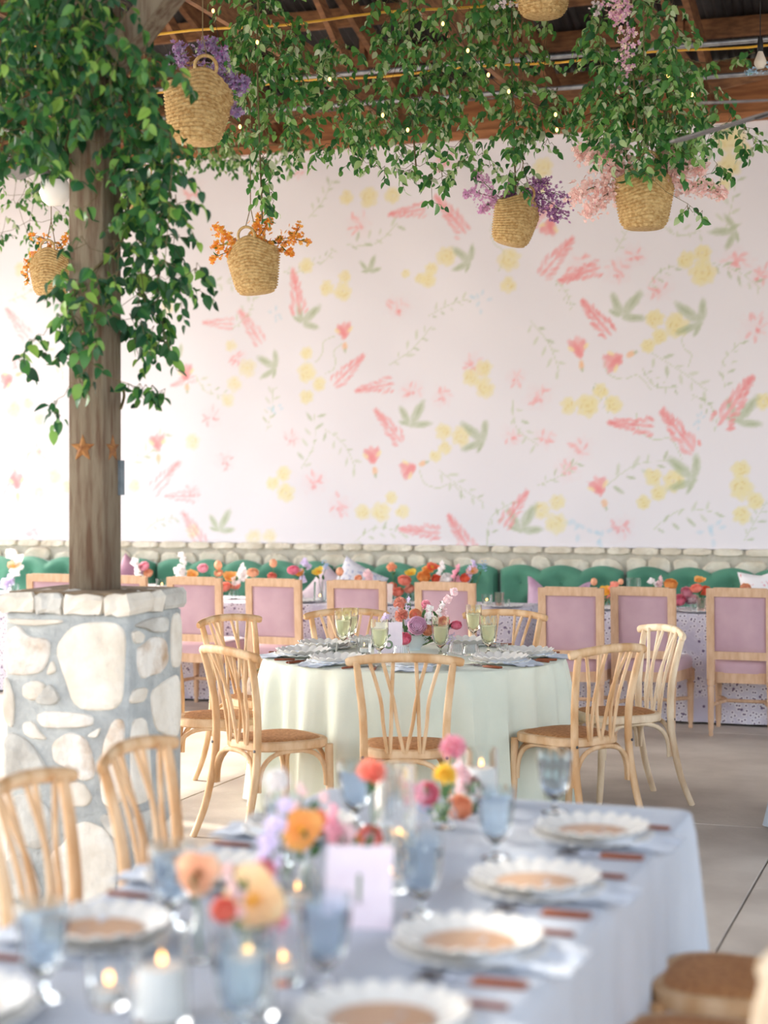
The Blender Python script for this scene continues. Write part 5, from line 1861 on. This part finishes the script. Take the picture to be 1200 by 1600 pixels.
# post vine
bk = [(268, 350, 80, 232)]
tw = region(-10, 345, -40, 95, 6.45, 7.3, 118, .16, .34, skip=[(262, 350, 40, 232), (200, 345, -45, 78)])
tw += region(-15, 268, 85, 215, 6.45, 7.2, 92, .14, .30, skip=[(116, 165, 160, 230)])
tw += region(-10, 100, 180, 255, 6.6, 7.3, 20, .12, .22)
tw += region(198, 272, 200, 300, 6.6, 7.1, 26, .12, .24)
tw += region(198, 285, 280, 470, 6.6, 7.1, 34, .10, .24, bias=(.5, 0))
tw += region(108, 205, 200, 530, 6.66, 6.74, 30, .08, .18)
tw += region(200, 262, 430, 540, 6.7, 7.1, 19, .08, .2, bias=(.3, 0))
tw += region(98, 135, 380, 560, 6.66, 6.9, 14, .08, .18, bias=(-.6, 0))
tw += strand([(150, 440, 6.7), (100, 480, 6.7), (50, 530, 6.75), (28, 565, 6.8)], 11, .05, .13, jit=.02)
tw += strand([(140, 560, 6.68), (110, 600, 6.7), (85, 630, 6.72), (98, 655, 6.72)], 7, .04, .1, jit=.015)
tw += strand([(196, 600, 6.75), (225, 600, 6.75), (262, 612, 6.78)], 7, .06, .13, jit=.02)
tw += strand([(160, 500, 6.66), (130, 590, 6.66), (150, 600, 6.64)], 4, .05, .1, jit=.01)
tw += strand([(200, 330, 6.8), (260, 330, 6.8), (285, 300, 6.8)], 6, .05, .12, jit=.02)
tw += strand([(200, 420, 6.8), (270, 430, 6.8), (305, 410, 6.8)], 9, .05, .14, jit=.03)
hel = []
for i in range(40):
    a = i * .55
    hel.append(W(PS, PT, 1.95 + i * .058) + Vector((math.cos(a) * .115, math.sin(a) * .115, 0)))
tw += [(p + Vector((0, 0, .0)), rdir(.3), rv.uniform(.08, .2)) for p in hel[6:]]
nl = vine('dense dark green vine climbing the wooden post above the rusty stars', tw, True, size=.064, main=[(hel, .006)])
# garlands along the trusses
tw = strand([(412, -20), (398, 60), (408, 150), (412, 240), (404, 320)], 50, .07, .2, 9.2, .07) + region(372, 470, -30, 150, 9.0, 9.7, 34) + region(420, 560, 60, 205, 9.2, 10.2, 66, .12, .28) + region(345, 400, 0, 230, 9.2, 9.9, 44, .12, .26) + strand([(455, 215, 9.6), (490, 230, 9.6), (530, 215, 9.8)], 8, .08, .2, 9.6)
tw += strand([(445, 20), (470, 80), (520, 60), (545, 90)], 16, .06, .16, 9.3, .05)
vine('leafy garland cascading down to the orange-flowered basket', tw, main=[([onY(405, -40, 9.2), onY(402, 100, 9.2), onY(410, 345, 9.2)], .005)])
tw = region(585, 760, -40, 120, 9.2, 10.0, 76) + region(600, 740, 110, 205, 9.3, 9.9, 60, .12, .26) + strand([(640, 180), (650, 230), (640, 268)], 20, .08, .18, 9.4, .12) + strand([(700, 200), (715, 250), (700, 280)], 12, .06, .14, 9.4, .08)
tw += strand([(560, 190), (555, 230), (590, 262)], 14, .06, .16, 9.5, .06) + strand([(676, 225), (676, 300), (678, 318)], 4, .03, .06, 9.4, .01) + region(520, 600, 150, 215, 9.3, 9.9, 22, .10, .2) + strand([(730, 215), (760, 250), (745, 265)], 9, .05, .12, 9.6, .04)
vine('leafy garland cascading in the middle of the far eave beam', tw, main=[([onY(640, -40, 9.4), onY(640, 120, 9.4), onY(650, 260, 9.4)], .005)])
tw = region(740, 830, -30, 110, 9.4, 10.0, 36) + strand([(812, 60), (800, 140), (806, 220), (806, 292)], 42, .06, .16, 9.5, .06) + region(770, 892, 115, 205, 9.4, 10.0, 44, .10, .22) + strand([(850, 20), (856, 70), (850, 100)], 6, .05, .12, 9.5, .04) + strand([(840, 195), (860, 215), (852, 225)], 5, .05, .1, 9.7, .03)
vine('leafy garland reaching down to the basket of purple blossom', tw, main=[([onY(800, -40, 9.5), onY(800, 120, 9.5), onY(806, 300, 9.5)], .005)])
tw = region(925, 1055, -20, 120, 8.8, 9.5, 56) + region(935, 1080, 90, 220, 8.7, 9.3, 125, .12, .28) + strand([(1000, 200), (1000, 240), (985, 262)], 14, .06, .14, 8.8, .08) + strand([(1030, 180), (1075, 225), (1060, 250)], 14, .08, .18, 8.9, .08)
tw += strand([(925, 20), (930, 70), (935, 120), (905, 165)], 26, .06, .18, 8.9, .05) + strand([(905, 160), (912, 190), (940, 215)], 7, .05, .12, 9, .03) + strand([(990, 262, 8.7), (1010, 270, 8.7)], 3, .04, .07, 8.7, .02)
tw += strand([(1068, 318, 8.8), (1092, 330, 8.8)], 5, .03, .06, 8.9, .03)
vine('thick leafy garland bunched over the basket of pale pink blossom', tw, main=[([onY(985, -40, 8.9), onY(990, 120, 8.9), onY(1000, 268, 8.9)], .006)])
tw = strand([(1070, 92, 10.6), (1110, 98, 10.6), (1180, 82, 10.6)], 15, .06, .14, 10.6, .05) + strand([(1080, 215, 9.4), (1120, 260, 9.4), (1115, 280, 9.4)], 13, .06, .15, 9.4, .06) + strand([(1110, 165, 9.8), (1150, 185, 9.8), (1175, 215, 9.8), (1168, 235, 9.8)], 17, .06, .15, 9.8, .05) + region(1075, 1130, 130, 215, 9.2, 9.8, 20, .1, .2)
vine('thin leafy wisps trailing beside the ceiling fan blade', tw, main=[([onY(1070, 92, 10.6), onY(1110, 98, 10.6), onY(1180, 82, 10.6)], .003)])
tw = region(275, 470, 205, 258, 12.3, 12.9, 44, .12, .26) + region(-20, 110, 150, 345, 11.5, 12.6, 46, .12, .28) + region(-10, 60, 330, 400, 11.8, 12.4, 8, .08, .16)
vine('pale leafy garland along the eave beam close to the backdrop', tw, main=[([onY(-20, 230, 12.4), onY(200, 235, 12.4), onY(470, 225, 12.4)], .004)])

# ------------------------------------------------------------------ woven baskets
M_straw = mat('woven_straw', (214, 184, 130), .8, (176, 138, 84), nscale=45, bump=.3, bscale=140, detail=3)
M_rope = mat('hanging_cord', (150, 130, 96), .9, (120, 102, 74), nscale=30)
def basket_r(b):
    return .088 + .02 * min(1, b * 8) + .05 * min(1, b / .8) - .012 * max(0, b - .8) / .2
def basket_meshes():
    n, rows = 96, 17
    m = rows * 3
    v, f = [], []
    for j in range(m + 1):
        b = j / m
        row = j // 3
        ph = (j % 3) / 3
        for k in range(n):
            a = 2 * math.pi * k / n
            prof = basket_r(b)
            fl = 1 - .5 * max(0, b - .3) / .7
            bump = .009 * math.sin(math.pi * ph) * (1 + .55 * math.sin(24 * a + (math.pi if row % 2 else 0)))
            rx = prof + bump
            ry = prof * fl + bump
            top = .27 + .075 * abs(math.sin(a)) ** 3
            v.append((rx * math.cos(a), ry * math.sin(a), top * b))
    for j in range(m):
        for k in range(n):
            q = (k + 1) % n
            f.append((j * n + k, j * n + q, j * n + n + q, j * n + n + k))
    # inside wall and base
    o = len(v)
    for j, b in enumerate((1.0, .5, .05)):
        for k in range(n):
            a = 2 * math.pi * k / n
            prof = basket_r(b) - .008
            fl = 1 - .5 * max(0, b - .3) / .7
            v.append((prof * math.cos(a), prof * fl * math.sin(a), (.27 + .075 * abs(math.sin(a)) ** 3) * b))
    for k in range(n):
        q = (k + 1) % n
        f.append((m * n + k, m * n + q, o + q, o + k))
        f.append((o + k, o + q, o + n + q, o + n + k))
        f.append((o + n + k, o + n + q, o + 2 * n + q, o + 2 * n + k))
    f.append(tuple(o + 2 * n + k for k in range(n)))
    f.append(tuple(reversed(range(n))))
    body = MB().add(v, f).mesh('body', M_straw)
    hs = []
    for s in (-1, 1):
        P = []
        for i in range(21):
            t = -.35 + (math.pi + .7) * i / 20
            P.append((.052 * math.cos(t), s * (.078 + .004 * math.sin(t)), .345 + .05 * math.sin(t)))
        hs.append(MB().tube(P, .0085, 8).mesh('handle', M_straw))
    return body, hs
B_BODY, B_HAND = basket_meshes()
def basket(u, v, Y, w, yaw, roll, label):
    """u, v: middle of the foot"""
    p = onY(u, v, Y)
    t = thing('woven_basket', label, 'basket', p, 0, 'hanging straw baskets')
    k = w / .33
    t.matrix_world = Matrix.Translation(p) @ Matrix.Rotation(TH, 4, 'Z') @ Matrix.Rotation(R(roll), 4, 'Y') @ Matrix.Rotation(R(yaw), 4, 'Z') @ Matrix.Scale(k, 4)
    link('body', B_BODY, t)
    for h in B_HAND:
        link('handle', h, t)
    top = t.matrix_world @ Vector((0, 0, .39))
    inv = t.matrix_world.inverted()
    cord = MB()
    cord_to = roof_z(top.y) - .04
    for h in (-1, 1):
        a = t.matrix_world @ Vector((0, h * .08, .39))
        cord.tube([inv @ a, inv @ (top + Vector((0, 0, .12))), inv @ Vector((top.x, top.y, cord_to))], .0028 / k, 5)
    part('cord', cord, M_rope, t)
    return t
b_or = basket(402, 459, 9.6, .305, -18, -6, 'straw basket of orange bougainvillea hanging next to the vine post')
b_pu = basket(795, 382, 9.6, .275, 28, 14, 'straw basket of purple blossom hanging before the backdrop')
b_pi = basket(1006, 358, 9.0, .325, 12, 0, 'straw basket of pale pink blossom hanging under the thickest garland')
b_tl = basket(303, 224, 8.3, .34, 20, 6, 'straw basket of violet blossom half hidden by the vine by the post')
b_fl = basket(80, 462, 9.9, .26, -10, 0, 'small straw basket of orange blossom hanging beyond the post')
b_tp = basket(848, 26, 9.0, .33, 15, 0, 'straw basket with only its woven foot showing under the roof')
b_bh = basket(225, 334, 10.6, .24, 15, 0, 'straw basket glimpsed through the leaves beside the post')

# ------------------------------------------------------------------ blossom sprays in the baskets
def blossom_field(P, rad, n, size, seed):
    r = random.Random(seed)
    m = MB()
    for i in range(n):
        k = r.random()
        q = P[min(len(P) - 1, int(k * len(P)))]
        g = rad * (.45 + .75 * math.sin(math.pi * min(1, k * .9 + .1)))
        c = q + Vector((r.gauss(0, .45), r.gauss(0, .45), r.gauss(0, .45))) * g
        nrm = Vector((r.gauss(0, 1), r.gauss(0, 1) - .8, r.gauss(0, 1))).normalized()
        x = nrm.orthogonal().normalized()
        y = nrm.cross(x)
        s_ = size * r.uniform(.7, 1.25)
        a0 = r.uniform(0, 6)
        for j in range(5):
            a = a0 + j * 1.2566
            d = x * math.cos(a) + y * math.sin(a)
            t = x * -math.sin(a) + y * math.cos(a)
            m.add([c, c + d * s_ * .55 + t * s_ * .36 + nrm * s_ * .2, c + d * s_ + nrm * s_ * .3, c + d * s_ * .55 - t * s_ * .36 + nrm * s_ * .2], [(0, 1, 2, 3)])
    return m
def blossom_mat(name, cols):
    return mat('blossom_' + name, cols[0], .7, transl=.3, rand=('island', cols))
BM = {'pink': blossom_mat('pink', [(252, 222, 214), (250, 208, 202), (253, 234, 226), (248, 192, 188)]),
      'purple': blossom_mat('purple', [(186, 124, 184), (160, 96, 160), (214, 164, 208), (132, 76, 132)]),
      'lilac': blossom_mat('lilac', [(234, 178, 218), (222, 160, 208), (244, 208, 230), (206, 140, 196)]),
      'orange': blossom_mat('orange', [(250, 184, 64), (246, 150, 40), (252, 204, 96), (238, 104, 50)]),
      'violet': blossom_mat('violet', [(188, 130, 188), (150, 130, 180), (206, 190, 216), (166, 90, 160)]),
      'wisteria': blossom_mat('wisteria', [(236, 184, 212), (224, 160, 200), (246, 216, 224), (250, 236, 186)]),
      'blue': blossom_mat('blue', [(150, 196, 230), (176, 212, 236), (196, 220, 236), (220, 232, 236)]),
      'white': blossom_mat('white', [(240, 226, 226), (226, 206, 214), (248, 240, 236), (214, 190, 200)])}
def spray(px, Y, rad, n, size, col, label, group):
    pts = [onY(a, b, Y + (c[0] if c else 0)) for a, b, *c in px]
    P = bez(pts, 8)
    t = thing('blossom_spray', label, 'flower spray', pts[0], 0, group)
    o0 = pts[0]
    part('stem', MB().tube([q - o0 for q in P], .0022, 5), M_vstem, t)
    b = part('blossoms', blossom_field([q - o0 for q in P[2:]], rad, n, size, int(px[-1][0] * 3 + px[-1][1])), BM[col], t, False)
    b['kind'] = 'stuff'
    for i in range(3):
        q = P[rv.randrange(2, len(P))] - o0
        link('leaf', LM[i], t, TM(q, rdir(.2), 0, .04) @ Matrix.Rotation(R(90), 4, 'X'))
for k_, (px, rad) in enumerate((([(985, 278), (935, 250), (902, 238)], .055), ([(985, 285), (935, 290), (898, 306)], .075), ([(985, 290), (945, 305), (918, 335)], .055), ([(998, 268), (962, 250), (950, 228)], .06),
                ([(1015, 268), (1035, 250), (1042, 225)], .06), ([(1025, 272), (1065, 262), (1098, 262)], .065), ([(1030, 278), (1080, 290), (1130, 302)], .06), ([(1020, 272), (1040, 262), (1062, 248)], .06))):
    spray(px, 9.0, rad, 240, .015, 'pink', 'pale pink cherry-like spray ' + ('reaching sideways and up, above the purple blossom', 'stretching level, widest cluster facing the purple blossom', 'drooping lowest beside the basket side', 'standing up close to the basket handle', 'rising through the garland leaves over the handle', 'running level behind the fan blade tip', 'drooping longest, away from the purple blossom', 'bunched against the basket rim below the blade')[k_], 'pink blossom sprays')
for k_, (px, rad) in enumerate((([(780, 312), (748, 302), (726, 304)], .04), ([(780, 308), (756, 285), (742, 268)], .04), ([(784, 312), (762, 320), (752, 330)], .035))):
    spray(px, 9.6, rad, 130, .010, 'lilac', 'light lilac-pink spray beside the purple basket, ' + ('stretching level', 'rising highest', 'drooping lowest')[k_], 'lilac blossom sprays')
for k_, (px, rad) in enumerate((([(810, 308), (835, 288), (852, 284)], .045), ([(815, 312), (852, 312), (886, 338)], .055), ([(815, 312), (858, 300), (888, 312)], .055), ([(812, 312), (840, 320), (872, 340)], .045), ([(800, 312), (798, 300), (802, 286)], .035))):
    spray(px, 9.6, rad, 190, .010, 'purple', 'deep purple spray in its hanging basket, ' + ('upright on the pink-basket side', 'longest and drooping towards the pink basket', 'level towards the pink basket', 'lowest against the basket side', 'seen through the basket handle')[k_], 'purple blossom sprays')
for k_, (px, rad) in enumerate((([(375, 378), (350, 366), (338, 354)], .03), ([(375, 382), (350, 382), (334, 386)], .035), ([(372, 388), (345, 398), (330, 406)], .025), ([(395, 376), (402, 355), (408, 334)], .035), ([(402, 376), (416, 352), (422, 344)], .035),
                ([(415, 380), (450, 372), (482, 380)], .04), ([(415, 382), (452, 376), (468, 354)], .04), ([(418, 388), (442, 390), (456, 396)], .03))):
    spray(px, 9.6, rad, 60, .014, 'orange', 'orange bougainvillea spray ' + ('highest on the vine-post side of its basket', 'level on the vine-post side of its basket', 'lowest on the vine-post side of its basket', 'climbing straight up the hanging stem', 'rising beside the hanging stem', 'longest, arching away from the vine post', 'upturned at its tip, away from the vine post', 'short and low on the basket shoulder')[k_], 'orange blossom sprays')
for px in ([(70, 392), (52, 400), (38, 420)], [(80, 388), (68, 372), (50, 368)], [(88, 392), (100, 376), (112, 372)], [(64, 395), (44, 412), (44, 440)]):
    spray(px, 9.9, .03, 40, .013, 'orange', 'spray of orange blossom in the small basket beyond the post', 'orange sprays beyond the post')
for k_, px in enumerate(([(290, 110), (282, 85), (276, 72)], [(330, 118), (346, 100), (342, 78)], [(335, 125), (355, 122), (384, 130)], [(335, 130), (352, 140), (378, 136)], [(330, 130), (350, 160), (372, 178)], [(305, 105), (318, 75), (330, 66)])):
    spray(px, 8.35, .045, 110, .014, 'violet', 'violet hydrangea-like spray in the basket by the post, ' + ('closest to the post', 'upright by the handle', 'longest and level', 'level just under the longest', 'hanging lowest', 'highest behind the handle')[k_], 'violet blossom sprays')
spray([(975, -30), (974, 20), (980, 70), (977, 114)], 8.75, .045, 150, .015, 'wisteria', 'long pink and cream wisteria-like raceme hanging in the thick garland', 'hanging racemes')
spray([(960, -30), (958, 0), (965, 30)], 8.75, .05, 90, .015, 'wisteria', 'short pink wisteria-like raceme beside the long hanging raceme', 'hanging racemes')
spray([(930, -10), (932, 12), (934, 24)], 8.8, .02, 30, .011, 'white', 'small cream blossom cluster between garland and basket foot', 'cream blossom')
spray([(812, 10), (790, 4), (774, 12)], 9.0, .02, 30, .011, 'white', 'small whitish blossom cluster peeping beside the high basket foot', 'cream blossom')
spray([(1235, 105), (1200, 106), (1165, 114)], 9.6, .025, 70, .010, 'blue', 'sprig of light blue florets beside the hanging bulb', 'blue sprig')
spray([(215, 300), (238, 288), (252, 300)], 10.6, .03, 40, .013, 'orange', 'orange blossom glimpsed through leaves beside the post', 'orange glimpse')

# ------------------------------------------------------------------ fairy lights, bulb and fans
M_bulb = mat('warm_bulb', (255, 200, 110), .4, emit=3.0)
fl = thing('fairy_lights', 'string of tiny warm bulbs woven through the hanging garlands', 'string lights', onY(333, 17, 9.2))
o0 = onY(333, 17, 9.2)
fpx = [(333, 17), (375, 198), (402, 66), (515, 124), (598, 180), (637, 203), (692, 37), (731, 79), (763, 117), (795, 143), (868, 179), (870, 203), (1044, 118), (1081, 148)]
mb_b = MB().ball((0, 0, 0), .0085, .0085, .012, 8, 6).mesh('bulb', M_bulb)
pts = []
for u, v in fpx:
    p = onY(u, v, 8.95) - o0
    b = link('bulb', mb_b, fl)
    b.location = p
    pts.append(p)
part('wire', MB().tube(bez(pts, 6), .0014, 4), M_iron, fl)
p = onY(1188, 66, 9.6)
hb_ = thing('pendant_bulb', 'bare glass bulb with black socket hanging beside the blue sprig', 'bulb', p)
part('socket', MB().lathe([(0, .03), (.012, .028), (.016, 0), (.016, -.05), (.012, -.055), (0, -.055)][::-1], 14), M_iron, hb_)
part('glass', MB().lathe([(0, -.15), (.022, -.145), (.034, -.12), (.034, -.105), (.022, -.075), (.013, -.05), (.0, -.05)], 16), mat('frosted_bulb', (232, 218, 200), .3, (222, 206, 188), nscale=8), hb_)
part('cord', MB().tube([(0, 0, .02), (0, 0, 4.44 - p.z)], .003, 5), M_iron, hb_)

M_blade = mat('fan_blade', (112, 106, 104), .5, (92, 86, 84), nscale=12, stretch=(1, 10, 1))
M_fanm = mat('fan_motor', (58, 56, 58), .4, (46, 44, 46), nscale=12, metal=.6)
M_globe = mat('opal_globe', (240, 236, 230), .25, (232, 228, 222), nscale=6)
def fan(p, angs, Rb, label, droop=0.0, globe=True, rod=1.0, width=.13, pitch=10):
    t = thing('ceiling_fan', label, 'fan', p, TH, 'ceiling fans')
    part('motor', MB().lathe([(0, -.10), (.06, -.10), (.075, -.085), (.085, -.03), (.10, .0), (.10, .06), (.07, .09), (.03, .1), (0, .1)], 28), M_fanm, t)
    part('downrod', MB().tube([(0, 0, .08), (0, 0, rod)], .013, 10), M_fanm, t)
    part('canopy', MB().lathe([(0, rod - .08), (.03, rod - .08), (.06, rod - .02), (.06, rod), (0, rod)], 20), M_fanm, t)
    if globe:
        part('globe', MB().lathe([(0, -.24), (.04, -.235), (.07, -.21), (.085, -.17), (.08, -.12), (.068, -.10), (0, -.10)], 24), M_globe, t)
    for a in angs:
        a = R(a)
        M = Matrix.Rotation(a, 4, 'Z') @ Matrix.Rotation(droop, 4, 'Y') @ Matrix.Translation((0, 0, .02)) @ Matrix.Rotation(R(pitch), 4, 'X')
        w = width / 2
        bl = MB().add([(.18, -w * .8, -.004), (Rb - .03, -w, -.004), (Rb, -w * .7, -.004), (Rb, w * .7, -.004), (Rb - .03, w, -.004), (.18, w * .8, -.004),
                       (.18, -w * .8, .004), (Rb - .03, -w, .004), (Rb, -w * .7, .004), (Rb, w * .7, .004), (Rb - .03, w, .004), (.18, w * .8, .004)],
                      [(5, 4, 3, 2, 1, 0), (6, 7, 8, 9, 10, 11)] + [(i, (i + 1) % 6, (i + 1) % 6 + 6, i + 6) for i in range(6)])
        b = link('blade', bl.mesh('blade', M_blade, False), t, M)
        link('bracket', MB().box(.07, .26, -.02, .02, -.010, -.003).mesh('bracket', M_fanm, False), b)
fan(V(-1.80, 9.45, 3.40), (123, 195, 267, 339, 51), .68, 'ceiling fan with opal globe half hidden by the post vine', rod=1.04)
fan(V(1.66, 6.58, 3.10), (144, 216, 288, 0, 72), .62, 'ceiling fan with dark blade crossing before the pink blossom', droop=R(9), globe=False, rod=1.34, width=.10, pitch=-9)
